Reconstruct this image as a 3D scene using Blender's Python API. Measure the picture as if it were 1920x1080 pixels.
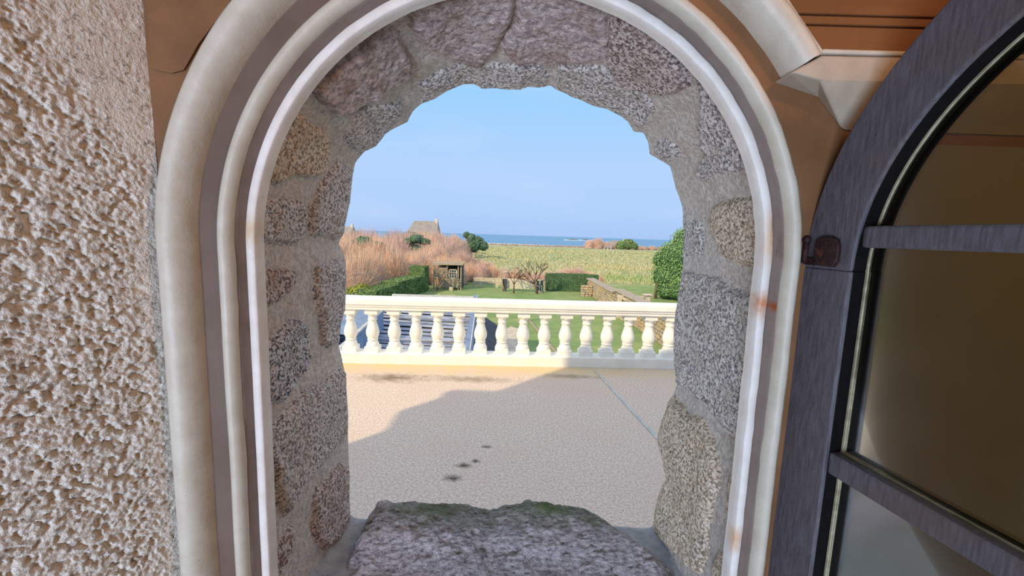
import bpy, math, random
import numpy as np
from mathutils import Vector, Matrix
random.seed(4); rng = np.random.default_rng(7)
for o in list(bpy.data.objects): bpy.data.objects.remove(o)
SC = bpy.context.scene; COL = SC.collection
PI = math.pi

# ---------------------------------------------------------------- camera, world, sun, room lights, exposure
FPX, PITCH, ROLL, CZ = 785.0, math.radians(7.26), math.radians(1.8), 1.63     # z = 0 is the terrace
_U0 = np.array([0, math.sin(PITCH), math.cos(PITCH)]); _F = np.array([0, math.cos(PITCH), -math.sin(PITCH)])
_R = math.cos(ROLL)*np.array([1., 0, 0]) + math.sin(ROLL)*_U0
_U = -math.sin(ROLL)*np.array([1., 0, 0]) + math.cos(ROLL)*_U0
_C = np.array([0, 0, CZ])
cam = bpy.data.cameras.new('camera'); co = bpy.data.objects.new('camera', cam); COL.objects.link(co)
cam.sensor_width = 36; cam.lens = 36*FPX/1920; cam.clip_start = .02; cam.clip_end = 30000
co.matrix_world = Matrix(((_R[0], _U[0], -_F[0], 0), (_R[1], _U[1], -_F[1], 0), (_R[2], _U[2], -_F[2], CZ), (0, 0, 0, 1)))
SC.camera = co

def ray(x, y): return _F + (x-960)/FPX*_R - (y-540)/FPX*_U
def atY(x, y, Y): d = ray(x, y); return _C + d*Y/d[1]
def atZ(x, y, z): d = ray(x, y); return _C + d*(z-CZ)/d[2]
def lin(c):
    out = []
    for v in c[:3]:
        v /= 255.0; out.append(v/12.92 if v <= .04045 else ((v+.055)/1.055)**2.4)
    return (*out, 1)

SC.view_settings.view_transform = 'Standard'; SC.view_settings.look = 'None'
SC.view_settings.exposure = 0.0; SC.view_settings.gamma = 1; SC.view_settings.use_curve_mapping = False

w = bpy.data.worlds.new('sky'); SC.world = w; w.use_nodes = True
nt = w.node_tree; nt.nodes.clear()
tc = nt.nodes.new('ShaderNodeTexCoord'); sp = nt.nodes.new('ShaderNodeSeparateXYZ'); rp = nt.nodes.new('ShaderNodeValToRGB')
nt.links.new(tc.outputs['Generated'], sp.inputs[0])
nz = nt.nodes.new('ShaderNodeTexNoise'); nz.inputs['Scale'].default_value = 3.0; nz.inputs['Detail'].default_value = 3
mp = nt.nodes.new('ShaderNodeMapping'); mp.inputs['Scale'].default_value = (1, 1, 4.5)
nt.links.new(tc.outputs['Generated'], mp.inputs[0]); nt.links.new(mp.outputs[0], nz.inputs['Vector'])
mx = nt.nodes.new('ShaderNodeMix'); mx.data_type = 'RGBA'
nt.links.new(sp.outputs['Z'], rp.inputs[0])
e = rp.color_ramp.elements
e[0].position = 0.0; e[0].color = lin((170, 201, 245)); e[1].position = 1.0; e[1].color = lin((236, 240, 250))
for p_, c_ in ((.06, (179, 210, 252)), (.14, (182, 213, 254)), (.30, (158, 210, 254)), (.42, (180, 217, 253)), (.62, (220, 232, 251))):
    q = e.new(p_); q.color = lin(c_)
nt.links.new(rp.outputs[0], mx.inputs[6]); mx.inputs[7].default_value = lin((208, 228, 254))
mr = nt.nodes.new('ShaderNodeMapRange'); mr.inputs[1].default_value = .5; mr.inputs[2].default_value = .8; mr.inputs[4].default_value = .28
nt.links.new(nz.outputs[0], mr.inputs[0]); nt.links.new(mr.outputs[0], mx.inputs[0])
bg = nt.nodes.new('ShaderNodeBackground'); bg.inputs['Strength'].default_value = 1.0
nt.links.new(mx.outputs[2], bg.inputs[0]); wo = nt.nodes.new('ShaderNodeOutputWorld'); nt.links.new(bg.outputs[0], wo.inputs[0])

SUN_AZ = math.atan2(2.15, 2.31); SUN_EL = math.radians(31)
def light(name, kind, loc, energy, col, **kw):
    l = bpy.data.lights.new(name, kind); l.energy = energy; l.color = lin(col)[:3]
    for k, v in kw.items(): setattr(l, k, v)
    o = bpy.data.objects.new(name, l); o.location = loc; COL.objects.link(o); return o
sun = light('sun', 'SUN', (0, 0, 20), 3.9, (255, 226, 180), angle=math.radians(.8))
sd = Vector((math.sin(SUN_AZ)*math.cos(SUN_EL), math.cos(SUN_AZ)*math.cos(SUN_EL), -math.sin(SUN_EL)))
sun.rotation_euler = sd.to_track_quat('-Z', 'Y').to_euler()
# the room: an added, unseen cool area light behind the photographer and a warm ceiling lamp
cool_fill = light('room_fill_light', 'AREA', (-.70, -1.8, 1.05), 63, (214, 228, 255), shape='RECTANGLE', size=1.0, size_y=.8)
cool_fill.rotation_euler = Vector((.28, 1, 0.08)).to_track_quat('-Z', 'Y').to_euler()
rl = light('ceiling_lamp_light', 'POINT', (.75, -.35, 2.28), 14, (255, 172, 92), shadow_soft_size=.07)

# ---------------------------------------------------------------- helpers
def hsh(ix, iy, iz, s):
    n = (ix.astype(np.int64)*374761393 + iy.astype(np.int64)*668265263 + iz.astype(np.int64)*2147483647 + s*974634777) & 0xffffffff
    n = ((n ^ (n >> 13))*1274126177) & 0xffffffff
    n = ((n ^ (n >> 16))*2246822519) & 0xffffffff
    return ((n ^ (n >> 15)) & 0xffffff)/float(0xffffff)
def vn(P, s=0):
    I = np.floor(P).astype(np.int64); f_ = P-I; f_ = f_*f_*(3-2*f_); r_ = 0
    for a in (0, 1):
        for b in (0, 1):
            for c in (0, 1):
                wgt = (f_[:, 0] if a else 1-f_[:, 0])*(f_[:, 1] if b else 1-f_[:, 1])*(f_[:, 2] if c else 1-f_[:, 2])
                r_ = r_ + wgt*hsh(I[:, 0]+a, I[:, 1]+b, I[:, 2]+c, s)
    return r_
def fbm(P, sc, o=3, s=0):
    r_ = 0; a = 1; t_ = 0
    for k in range(o):
        r_ = r_ + a*vn(P*sc*2**k + 17.3*k, s+k); t_ += a; a *= .5
    return r_/t_*2-1
def sstep(x, a, b): t_ = np.clip((x-a)/(b-a), 0, 1); return t_*t_*(3-2*t_)

def obj(name, me, mat=None, parent=None):
    o = bpy.data.objects.new(name, me); COL.objects.link(o)
    if mat: me.materials.append(mat)
    if parent: o.parent = parent
    return o
def tag(o, label=None, cat=None, group=None, kind=None):
    if label: o['label'] = label
    if cat: o['category'] = cat
    if group: o['group'] = group
    if kind: o['kind'] = kind
    return o
def empty(name, loc=(0, 0, 0), rz=0, **k):
    o = bpy.data.objects.new(name, None); COL.objects.link(o); o.location = loc; o.rotation_euler = (0, 0, rz)
    o.empty_display_size = .1; return tag(o, **k)
def npmesh(name, V, Fc, smooth=True):
    V = np.ascontiguousarray(V, dtype=np.float32); Fc = np.ascontiguousarray(Fc, dtype=np.int32)
    me = bpy.data.meshes.new(name); n, k = Fc.shape
    me.vertices.add(len(V)); me.vertices.foreach_set('co', V.ravel())
    me.loops.add(n*k); me.loops.foreach_set('vertex_index', Fc.ravel())
    me.polygons.add(n); me.polygons.foreach_set('loop_start', np.arange(n, dtype=np.int32)*k)
    try: me.polygons.foreach_set('loop_total', np.full(n, k, dtype=np.int32))
    except Exception: pass
    me.update(calc_edges=True); me.validate()
    if smooth: me.polygons.foreach_set('use_smooth', np.ones(n, dtype=bool))
    return me
def gridfaces(nu, nv):
    a = np.arange(nu*nv).reshape(nu, nv)
    return np.stack([a[:-1, :-1], a[1:, :-1], a[1:, 1:], a[:-1, 1:]], -1).reshape(-1, 4)
def npo(name, V, Fc, mat, parent=None, smooth=True): return obj(name, npmesh(name, V, Fc, smooth), mat, parent)

class MB:
    def __init__(s, off=(0, 0, 0)): s.v = []; s.f = []; s.o = off; s.sm = []
    def add(s, vs, fs, sm=False):
        n = len(s.v); s.v += [(a[0]-s.o[0], a[1]-s.o[1], a[2]-s.o[2]) for a in vs]
        s.f += [tuple(i+n for i in q) for q in fs]; s.sm += [sm]*len(fs); return s
    def box(s, a, b):
        x0, y0, z0 = a; x1, y1, z1 = b
        return s.add([(x0, y0, z0), (x1, y0, z0), (x1, y1, z0), (x0, y1, z0), (x0, y0, z1), (x1, y0, z1), (x1, y1, z1), (x0, y1, z1)],
                     [(0, 3, 2, 1), (4, 5, 6, 7), (0, 1, 5, 4), (1, 2, 6, 5), (2, 3, 7, 6), (3, 0, 4, 7)])
    def bar(s, p, q, wd, h=None, up=(0, 0, 1)):
        h = h or wd; p = Vector(p); q = Vector(q); d = (q-p).normalized(); u = Vector(up)
        if abs(d.dot(u)) > .98: u = Vector((0, 1, 0))
        r_ = d.cross(u).normalized(); u = r_.cross(d); vs = []
        for c in (p, q):
            for a, b in ((-1, -1), (1, -1), (1, 1), (-1, 1)): vs.append(c+r_*a*wd/2+u*b*h/2)
        return s.add(vs, [(0, 3, 2, 1), (4, 5, 6, 7), (0, 1, 5, 4), (1, 2, 6, 5), (2, 3, 7, 6), (3, 0, 4, 7)])
    def tube(s, pts, rad, n=6):
        vs = []; fs = []; pts = [Vector(p) for p in pts]
        for i, p in enumerate(pts):
            d = (pts[min(i+1, len(pts)-1)]-pts[max(i-1, 0)]).normalized(); u = Vector((0, 0, 1)) if abs(d.z) < .9 else Vector((1, 0, 0))
            a = d.cross(u).normalized(); b = d.cross(a); r_ = rad[i] if hasattr(rad, '__len__') else rad
            for k in range(n): t_ = 2*PI*k/n; vs.append(p+(a*math.cos(t_)+b*math.sin(t_))*r_)
        for i in range(len(pts)-1):
            for k in range(n): fs.append((i*n+k, i*n+(k+1) % n, (i+1)*n+(k+1) % n, (i+1)*n+k))
        m = (len(pts)-1)*n; fs += [tuple(range(n))[::-1], tuple(m+k for k in range(n))]
        return s.add(vs, fs, True)
    def lathe(s, prof, c=(0, 0, 0), n=24):
        vs = []; fs = []
        for r_, z in prof:
            for k in range(n): t_ = 2*PI*k/n; vs.append((c[0]+r_*math.cos(t_), c[1]+r_*math.sin(t_), c[2]+z))
        for i in range(len(prof)-1):
            for k in range(n): fs.append((i*n+k, i*n+(k+1) % n, (i+1)*n+(k+1) % n, (i+1)*n+k))
        return s.add(vs, fs, True)
    def prism(s, poly, y0, y1):                      # polygon in x,z extruded in y
        n = len(poly); vs = [(x, y0, z) for x, z in poly]+[(x, y1, z) for x, z in poly]
        fs = [tuple(range(n)), tuple(range(2*n-1, n-1, -1))]+[(i, n+i, n+(i+1) % n, (i+1) % n) for i in range(n)]
        return s.add(vs, fs)
    def build(s, name, mat, parent=None, bevel=0, seg=2):
        me = bpy.data.meshes.new(name); me.from_pydata([tuple(v) for v in s.v], [], s.f); me.update()
        me.polygons.foreach_set('use_smooth', s.sm)
        o = obj(name, me, mat, parent)
        if bevel:
            m = o.modifiers.new('bevel', 'BEVEL'); m.width = bevel; m.segments = seg; m.limit_method = 'ANGLE'; m.angle_limit = math.radians(40)
        return o

# ---------------------------------------------------------------- materials
def mat(name, c1, c2=None, scale=5, rough=.8, lo=.35, hi=.65, detail=4, bump=(), spec=.3, layers=(), stains=(), metal=0, stretch=None, objcoord=True):
    m = bpy.data.materials.new(name); m.use_nodes = True; T = m.node_tree; N = T.nodes; L = T.links
    b = N['Principled BSDF']; b.inputs['Roughness'].default_value = rough; b.inputs['Specular IOR Level'].default_value = spec
    b.inputs['Metallic'].default_value = metal
    tc = N.new('ShaderNodeTexCoord'); vec = tc.outputs['Object']
    def noise(sc, det=4, st=None, ro=.6, kind='noise'):
        v = vec
        if st:
            q = N.new('ShaderNodeMapping'); q.inputs['Scale'].default_value = st; L.new(v, q.inputs[0]); v = q.outputs[0]
        if kind == 'voronoi':
            n_ = N.new('ShaderNodeTexVoronoi'); n_.inputs['Scale'].default_value = sc; L.new(v, n_.inputs['Vector']); return n_.outputs['Distance']
        n_ = N.new('ShaderNodeTexNoise'); n_.inputs['Scale'].default_value = sc; n_.inputs['Detail'].default_value = det
        n_.inputs['Roughness'].default_value = ro; L.new(v, n_.inputs['Vector']); return n_.outputs[0]
    def rng_(s, lo, hi):
        q = N.new('ShaderNodeMapRange'); q.inputs[1].default_value = lo; q.inputs[2].default_value = hi; L.new(s, q.inputs[0]); return q.outputs[0]
    def mix(fac, a, bcol):
        q = N.new('ShaderNodeMix'); q.data_type = 'RGBA'; L.new(fac, q.inputs[0])
        if isinstance(a, tuple): q.inputs[6].default_value = a
        else: L.new(a, q.inputs[6])
        q.inputs[7].default_value = bcol; return q.outputs[2]
    cur = lin(c1)
    if c2: cur = mix(rng_(noise(scale, detail, stretch), lo, hi), cur, lin(c2))
    for ly in layers:                                 # (colour, scale, lo, hi, strength[, stretch])
        f_ = rng_(noise(ly[1], 4, ly[5] if len(ly) > 5 else None), ly[2], ly[3])
        mu = N.new('ShaderNodeMath'); mu.operation = 'MULTIPLY'; L.new(f_, mu.inputs[0]); mu.inputs[1].default_value = ly[4]
        cur = mix(mu.outputs[0], cur, lin(ly[0]))
    for st in stains:                                 # (centre, (rx,ry,rz), colour, strength, noise scale)
        q = N.new('ShaderNodeMapping'); q.vector_type = 'TEXTURE'; q.inputs['Location'].default_value = st[0]; q.inputs['Scale'].default_value = st[1]
        L.new(vec, q.inputs[0]); ln = N.new('ShaderNodeVectorMath'); ln.operation = 'LENGTH'; L.new(q.outputs[0], ln.inputs[0])
        a = N.new('ShaderNodeMath'); a.operation = 'MULTIPLY_ADD'; L.new(noise(st[4], 4), a.inputs[0]); a.inputs[1].default_value = 1.6; L.new(ln.outputs['Value'], a.inputs[2])
        f_ = rng_(a.outputs[0], 1.9, .9); mu = N.new('ShaderNodeMath'); mu.operation = 'MULTIPLY'; L.new(f_, mu.inputs[0]); mu.inputs[1].default_value = st[3]
        cur = mix(mu.outputs[0], cur, lin(st[2]))
    if isinstance(cur, tuple): b.inputs['Base Color'].default_value = cur
    else: L.new(cur, b.inputs['Base Color'])
    prev = None
    for bp in bump:                                   # (scale, strength, distance[, kind])
        q = N.new('ShaderNodeBump'); q.inputs['Strength'].default_value = bp[1]; q.inputs['Distance'].default_value = bp[2]
        L.new(noise(bp[0], 5, kind=bp[3] if len(bp) > 3 else 'noise'), q.inputs['Height'])
        if prev: L.new(prev, q.inputs['Normal'])
        prev = q.outputs[0]
    if prev: L.new(prev, b.inputs['Normal'])
    return m

def granite(name, light, dark, warm):
    return mat(name, light, dark, 210, .92, .46, .57, bump=((230, 1, .006), (70, .6, .006)), spec=.15,
               layers=((warm, 22, .45, .7, .55), ((62, 56, 54), 150, .58, .68, .75), ((250, 246, 240), 200, .58, .66, .7)))
M_gr = [granite('granite_grey', (244, 236, 230), (140, 134, 130), (196, 184, 166)),
        granite('granite_tan', (250, 234, 210), (160, 140, 118), (216, 190, 158)),
        granite('granite_pink', (236, 220, 212), (130, 114, 108), (172, 144, 128)),
        granite('granite_dark', (244, 242, 242), (98, 96, 98), (156, 150, 146))]
M_lintel = mat('granite_lintel', (222, 206, 200), (160, 144, 142), 120, .92, .4, .62, bump=((160, 1, .006), (50, .6, .006)), spec=.15,
               layers=(((150, 112, 84), 20, .5, .7, .5), ((64, 54, 52), 90, .6, .7, .5)))
M_mortar = mat('lime_mortar', (226, 216, 204), (194, 184, 174), 130, .95, .4, .6, bump=((260, 1, .004), (60, .6, .006)), spec=.1,
               layers=(((205, 202, 196), 14, .5, .7, .4), ((104, 94, 88), 240, .60, .68, .55)))
M_sillm = mat('cement_sill', (176, 178, 180), (150, 152, 156), 40, .9, bump=((260, .6, .002), (30, .4, .006)), spec=.15,
              layers=(((60, 60, 60), 120, .66, .72, .7),))
M_paint = mat('cream_gloss_paint', (204, 198, 182), (192, 184, 166), 30, .45, bump=((90, .25, .002), (500, .15, .001)), spec=.4,
              layers=(((120, 100, 80), 160, .70, .76, .5),))
M_white = mat('white_paint', (236, 232, 226), (222, 216, 206), 30, .5, bump=((90, .3, .002), (600, .2, .001)), spec=.4,
              layers=(((120, 110, 96), 220, .68, .74, .5),),
              stains=(((.306, .5, 1.64), (.012, .03, .045), (214, 168, 110), .75, 60), ((.303, .5, 1.555), (.012, .03, .02), (196, 120, 50), .9, 60),
                      ((-.313, .5, 1.625), (.010, .03, .022), (206, 176, 128), .8, 60), ((.30, .5, 1.245), (.012, .02, .02), (206, 150, 90), .8, 60)))
M_rebate = mat('shaded_rebate_paint', (140, 126, 118), (126, 112, 104), 24, .5, bump=((80, .3, .002),), spec=.35,  # bounce tint and shade of the inward face are put into this paint
               stains=(((.316, .492, 1.63), (.007, .02, .022), (90, 70, 55), .85, 90), ((.314, .492, 1.555), (.012, .02, .008), (150, 76, 26), 1, 90),
                       ((.33, .485, 1.50), (.02, .02, .02), (104, 64, 48), .6, 90)))
M_rec = mat('shaded_recess_paint', (112, 94, 82), (102, 84, 72), 14, .55, bump=((60, .3, .002),), spec=.3)  # groove shade between the mouldings is put into this darker paint
M_board = mat('lamp_tinted_board_paint', (132, 94, 62), (116, 82, 52), 12, .6, bump=((60, .35, .002), (25, .3, .004)), spec=.3,  # warmth of the lamp is put into the tan of these boards
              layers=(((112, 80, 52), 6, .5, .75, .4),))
M_orange = mat('lamp_tinted_orange_paint', (124, 80, 46), (106, 68, 38), 14, .55, bump=((80, .3, .002),), spec=.35, stretch=(.3, 1, 2),  # orange carries lamp warmth, put into the board colour
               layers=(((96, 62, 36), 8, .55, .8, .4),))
M_stucco = mat('stippled_plaster', (242, 239, 228), (226, 221, 209), 40, .95, bump=((330, .8, .003), (150, .6, .004)), spec=.1,
               layers=(((140, 130, 116), 150, .57, .66, .7), ((140, 128, 112), 60, .6, .7, .5)))  # dark specks put the shade of the plaster pits into the colour
M_dark = mat('dark_stained_wood', (96, 93, 101), (72, 68, 73), 60, .5, bump=((120, .5, .002), (500, .2, .001)), spec=.45, stretch=(6, 6, .6),
             layers=(((92, 76, 66), 9, .5, .7, .5), ((150, 150, 155), 420, .72, .76, .6)))
M_dark_in = mat('shaded_rebate_wood', (12, 11, 12), (18, 16, 16), 60, .8, bump=((120, .4, .002),), spec=.08)  # shade behind the stile faces is put into this near-black wood
M_putty = mat('pale_putty', (176, 168, 142), (140, 130, 106), 80, .7, bump=((200, .4, .001),))
M_rust = mat('rusted_iron', (62, 36, 34), (38, 24, 26), 130, .55, bump=((300, .8, .002),), spec=.45, metal=.3, layers=(((116, 70, 48), 90, .58, .7, .7),))
M_rock = mat('mossy_granite', (184, 180, 186), (118, 114, 116), 110, .95, bump=((150, 1, .006), (50, .8, .008)), spec=.1,
             layers=(((216, 206, 212), 60, .55, .7, .5), ((56, 54, 54), 100, .6, .7, .7), ((140, 160, 162), 12, .6, .75, .5)))
M_terr = mat('fine_gravel_felt', (232, 216, 202), (200, 184, 172), 60, .95, .4, .6, bump=((120, .5, .003),), spec=.1,
             layers=(((128, 112, 106), 75, .60, .68, .75), ((255, 244, 236), 90, .60, .68, .8), ((214, 190, 178), 1.3, .45, .65, .35)),
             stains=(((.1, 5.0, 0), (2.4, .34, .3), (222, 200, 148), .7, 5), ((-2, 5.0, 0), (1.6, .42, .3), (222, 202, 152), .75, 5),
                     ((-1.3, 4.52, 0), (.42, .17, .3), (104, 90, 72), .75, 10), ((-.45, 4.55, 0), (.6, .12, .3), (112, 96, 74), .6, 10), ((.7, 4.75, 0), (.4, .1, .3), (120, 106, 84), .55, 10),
                     ((-.36, 2.62, 0), (.075, .045, .3), (92, 84, 76), 1, 28), ((-.30, 2.78, 0), (.07, .04, .3), (92, 84, 76), 1, 28), ((-.22, 2.84, 0), (.04, .03, .3), (92, 84, 76), 1, 28), ((-.16, 3.05, 0), (.05, .03, .3), (92, 84, 76), 1, 28)))
M_bal = mat('white_masonry_paint', (250, 250, 246), (240, 240, 234), 6, .6, bump=((40, .15, .002),), spec=.3, layers=(((206, 200, 182), 5, .62, .8, .25),))
M_lead = mat('lead_trim', (206, 208, 206), (184, 188, 188), 8, .85, spec=.2)
M_slateb = mat('blue_roof_felt', (146, 164, 192), (120, 140, 170), 3, .7, bump=((20, .2, .01),), layers=(((150, 172, 204), 2, .5, .7, .5),))
M_corr = mat('weathered_corrugated_sheet', (176, 184, 200), (138, 148, 168), 2.5, .7, bump=((14, .2, .01),), layers=(((196, 196, 196), 3, .58, .7, .6), ((84, 92, 110), 5, .6, .7, .5)))
M_slated = mat('dark_slate_roof', (84, 88, 96), (68, 70, 78), 4, .8, bump=((10, .3, .01),), layers=(((120, 104, 96), 9, .62, .72, .5),))
M_lawn = mat('lawn_grass', (144, 164, 114), (124, 150, 98), .8, 1, bump=((8, .6, .05),), spec=.05, layers=(((168, 174, 122), .25, .5, .7, .6), ((196, 180, 120), .6, .62, .75, .6), ((110, 148, 78), 6, .55, .7, .6)))
M_field = mat('rough_field_grass', (168, 176, 144), (146, 164, 126), .09, 1, bump=((3, .8, .15),), spec=.05, stretch=(.5, 1, 1),
              layers=(((188, 184, 156), .12, .45, .65, .8, (.35, 1, 1)), ((130, 152, 108), 1.2, .5, .7, .6), ((200, 190, 164), 2.0, .55, .7, .6)),
              stains=(((14, 48, -3), (7, 8, 4), (118, 160, 70), .95, .4), ((17, 66, -3), (12, 9, 4), (218, 190, 126), .5, .4)))
M_sea = mat('sea_water', (92, 148, 186), (74, 128, 172), .004, .35, spec=.3, bump=((.05, .2, 1),), stretch=(.2, 1, 1))
M_foam = mat('sea_foam', (240, 244, 246), rough=.9)
M_rockdark = mat('dark_sea_rock', (80, 84, 88), (60, 62, 66), .1, .9)
M_twig = [mat('tamarisk_twigs', (236, 208, 184), (222, 190, 166), .8, .9, spec=.1, layers=(((232, 200, 156), .5, .5, .7, .6),)),
          mat('pinkish_twigs', (228, 200, 188), (212, 182, 172), .8, .9, spec=.1, layers=(((222, 188, 166), .5, .5, .7, .6),)),
          mat('grey_brown_twigs', (208, 188, 180), (188, 168, 160), .8, .9, spec=.1)]
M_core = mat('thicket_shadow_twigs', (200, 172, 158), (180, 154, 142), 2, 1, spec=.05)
M_leafd = mat('dark_hedge_leaves', (108, 138, 100), (86, 118, 88), 3, .7, spec=.2, layers=(((96, 138, 78), 5, .55, .7, .5),))
M_leafm = mat('hedge_leaves', (134, 158, 104), (104, 134, 90), 2, .7, spec=.2, layers=(((132, 160, 76), 3, .5, .7, .5),))
M_leafy = mat('yellow_green_leaves', (164, 168, 78), (138, 148, 66), 3, .7, spec=.2)
M_leaft = mat('bright_tree_leaves', (150, 184, 124), (116, 154, 102), 2, .7, spec=.2, layers=(((160, 192, 112), 3, .5, .7, .5),))
M_leafg = mat('grey_green_leaves', (120, 146, 120), (92, 122, 104), 2, .8, spec=.1)
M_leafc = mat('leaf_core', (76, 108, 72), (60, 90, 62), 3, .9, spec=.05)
M_bark = mat('pale_bark', (170, 150, 130), (130, 112, 98), 20, .9)
M_barkd = mat('brown_bark', (128, 108, 96), (100, 84, 76), 20, .9)
M_wood = mat('weathered_shed_wood', (184, 172, 150), (150, 140, 124), 4, .85, stretch=(.4, 2, 6))
M_woodd = mat('dark_shaded_shed_wood', (84, 84, 92), (66, 66, 74), 4, .85)
M_whitew = mat('whitewashed_boards', (226, 220, 208), (206, 196, 182), 5, .8)
M_conc = mat('pale_concrete', (212, 202, 184), (186, 176, 158), 4, .9)
M_stonew = [mat('garden_wall_stone', (206, 190, 160), (176, 160, 134), 7, .9, bump=((30, .5, .02),)),
            mat('garden_wall_stone_grey', (186, 178, 164), (156, 146, 132), 7, .9, bump=((30, .5, .02),))]
M_wallm = mat('garden_wall_joint', (128, 116, 98), (110, 98, 84), 7, .95)
M_greenp = mat('pale_green_paint', (150, 186, 164), rough=.7)
M_hroof = mat('house_roof_slate', (158, 154, 152), (140, 136, 136), 1, .8)
M_hwall = mat('house_render', (222, 214, 204), (206, 198, 188), 1, .9)
M_chim = mat('chimney_brick', (170, 140, 126), (150, 120, 110), 2, .9)
M_pane = mat('dark_window_pane', (70, 78, 88), rough=.2, spec=.6)
M_ext = mat('exterior_granite_wall', (182, 174, 164), (150, 142, 134), 6, .95, bump=((20, .4, .01),))
M_room = mat('room_plaster', (140, 136, 124), (124, 120, 108), 3, .9)
M_floor = mat('room_floorboards', (130, 98, 70), (108, 80, 56), 5, .6, stretch=(1, 8, 1))
M_straw = [mat('dry_grass_tufts', (200, 196, 162), (182, 180, 142), .7, 1, spec=.05), mat('green_grass_tufts', (158, 170, 126), (138, 156, 108), .7, 1, spec=.05)]
def glass_mat():
    m = bpy.data.materials.new('casement_glass'); m.use_nodes = True; N = m.node_tree.nodes; L = m.node_tree.links; N.remove(N['Principled BSDF'])
    out = N['Material Output']; a = N.new('ShaderNodeBsdfTransparent'); a.inputs[0].default_value = (.70, .74, .62, 1)
    g = N.new('ShaderNodeBsdfGlossy'); g.inputs['Roughness'].default_value = .12; g.inputs[0].default_value = (.8, .85, .78, 1)
    f_ = N.new('ShaderNodeFresnel'); f_.inputs[0].default_value = 1.5; x = N.new('ShaderNodeMixShader')
    L.new(f_.outputs[0], x.inputs[0]); L.new(a.outputs[0], x.inputs[1]); L.new(g.outputs[0], x.inputs[2]); L.new(x.outputs[0], out.inputs[0]); return m
M_glass = glass_mat()

# ================================================================ THE WINDOW REVEAL (granite stones in lime mortar)
CX, ZC = -.005, 1.603; Y_IN, Y_OUT = .506, .80; Z_SILL = 1.035
outl = [(657, 968), (655, 900), (655, 860), (652, 760), (648, 700), (641, 665), (636, 648), (640, 600), (648, 575), (650, 520), (648, 482), (637, 455), (646, 437), (652, 400), (657, 380),
        (660, 350), (662, 330), (668, 305), (685, 285), (705, 275), (714, 262), (722, 252), (740, 242), (765, 230), (775, 210), (795, 192), (815, 184), (830, 175), (850, 165), (870, 157), (890, 157), (905, 165), (950, 167), (975, 167),
        (990, 161), (1010, 163), (1030, 161), (1045, 170), (1075, 182), (1110, 197), (1140, 205), (1160, 215), (1175, 228), (1187, 248), (1205, 250), (1214, 268), (1217, 290), (1235, 300), (1255, 312), (1261, 335),
        (1265, 352), (1272, 370), (1278, 390), (1280, 420), (1280, 470), (1277, 520), (1270, 560), (1264, 600), (1263, 640), (1264, 680), (1268, 720), (1262, 738), (1252, 752), (1240, 790), (1232, 820), (1240, 850), (1250, 895),
        (1240, 912), (1232, 935), (1226, 960), (1225, 1000)]
OW = np.array([atY(x, y, Y_OUT)[[0, 2]] for x, y in outl]); OW[:, 0] -= CX
# parameter t: left jamb -1..0 (sill to springing), arch 0..1, right jamb 1..2
def par(x, z):
    if z >= ZC: return 1-math.atan2(z-ZC, x)/PI
    return (z-Z_SILL)/(ZC-Z_SILL)-1 if x < 0 else 1+(ZC-z)/(ZC-Z_SILL)
tk = np.array([par(x, z) for x, z in OW]); rk = np.array([math.hypot(x, z-ZC) if z >= ZC else abs(x) for x, z in OW])
od = np.argsort(tk); tk, rk = tk[od], rk[od]
NU, NV = 760, 104
tt = np.concatenate([np.linspace(-1.03, 0, 200, endpoint=False), np.linspace(0, 1, 360, endpoint=False), np.linspace(1, 2.03, 200)])
vv = np.linspace(0, 1, NV)
def shape_xy(t_, r_):
    a = PI*(1-np.clip(t_, 0, 1)); x = r_*np.cos(a); z = ZC+r_*np.sin(a)
    z = np.where(t_ < 0, ZC+t_*(ZC-Z_SILL), z); z = np.where(t_ > 1, ZC-(t_-1)*(ZC-Z_SILL), z); return x+CX, z
R_in = np.full(NU, .326)
R_out = np.interp(tt, tk, rk)
RR = R_in[:, None]*(1-vv)[None]+R_out[:, None]*vv[None]
TT = np.repeat(tt[:, None], NV, 1); YY = np.repeat((Y_IN+(Y_OUT-Y_IN)*vv)[None], NU, 0)
def surf(R_): x, z = shape_xy(TT, R_); return np.stack([x, YY, z], -1)
S0 = surf(RR).reshape(-1, 3)
arc = np.where(TT < 0, TT*(ZC-Z_SILL), np.where(TT > 1, PI*.32+(TT-1)*(ZC-Z_SILL), TT*PI*.32)); AB = np.stack([arc, YY], -1).reshape(-1, 2)
dP = S0-_C; wz = dP@_F; PX = np.stack([960+FPX*(dP@_R)/wz, 540-FPX*(dP@_U)/wz], -1)
edge = (1-.75*sstep(vv, .88, 1))[None]
rough = (fbm(S0, 22, 3, 3)*.0035+fbm(S0, 90, 3, 5)*.0018).reshape(NU, NV)
mort_V = surf(RR+.003*(1-edge)*0+rough*edge+.0015)

wall = None
# exterior ring of the granite wall, whose hole is the opening's outer outline
XL, XR, ZT, ZB, YB = -3.30, 5.2, 3.75, -3.0, -6.0
ring = mort_V[:, -1, :]
out_ring = []
for i in range(NU):
    x, _, z = ring[i]; dx, dz = x-CX, z-1.45
    k = min((XR-CX)/dx if dx > 1e-6 else 1e9, (XL-CX)/dx if dx < -1e-6 else 1e9, (ZT-1.45)/dz if dz > 1e-6 else 1e9, (ZB-1.45)/dz if dz < -1e-6 else 1e9)
    out_ring.append((CX+dx*k, Y_OUT, 1.45+dz*k))
corn = [(XL, ZT), (XR, ZT), (XR, ZB), (XL, ZB)]
for cx_, cz_ in corn:
    j = int(np.argmin([(a[0]-cx_)**2+(a[2]-cz_)**2 for a in out_ring])); out_ring[j] = (cx_, Y_OUT, cz_)
V = np.concatenate([mort_V.reshape(-1, 3), np.array(out_ring)]); base = NU*NV
Fq = gridfaces(NU, NV)
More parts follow.
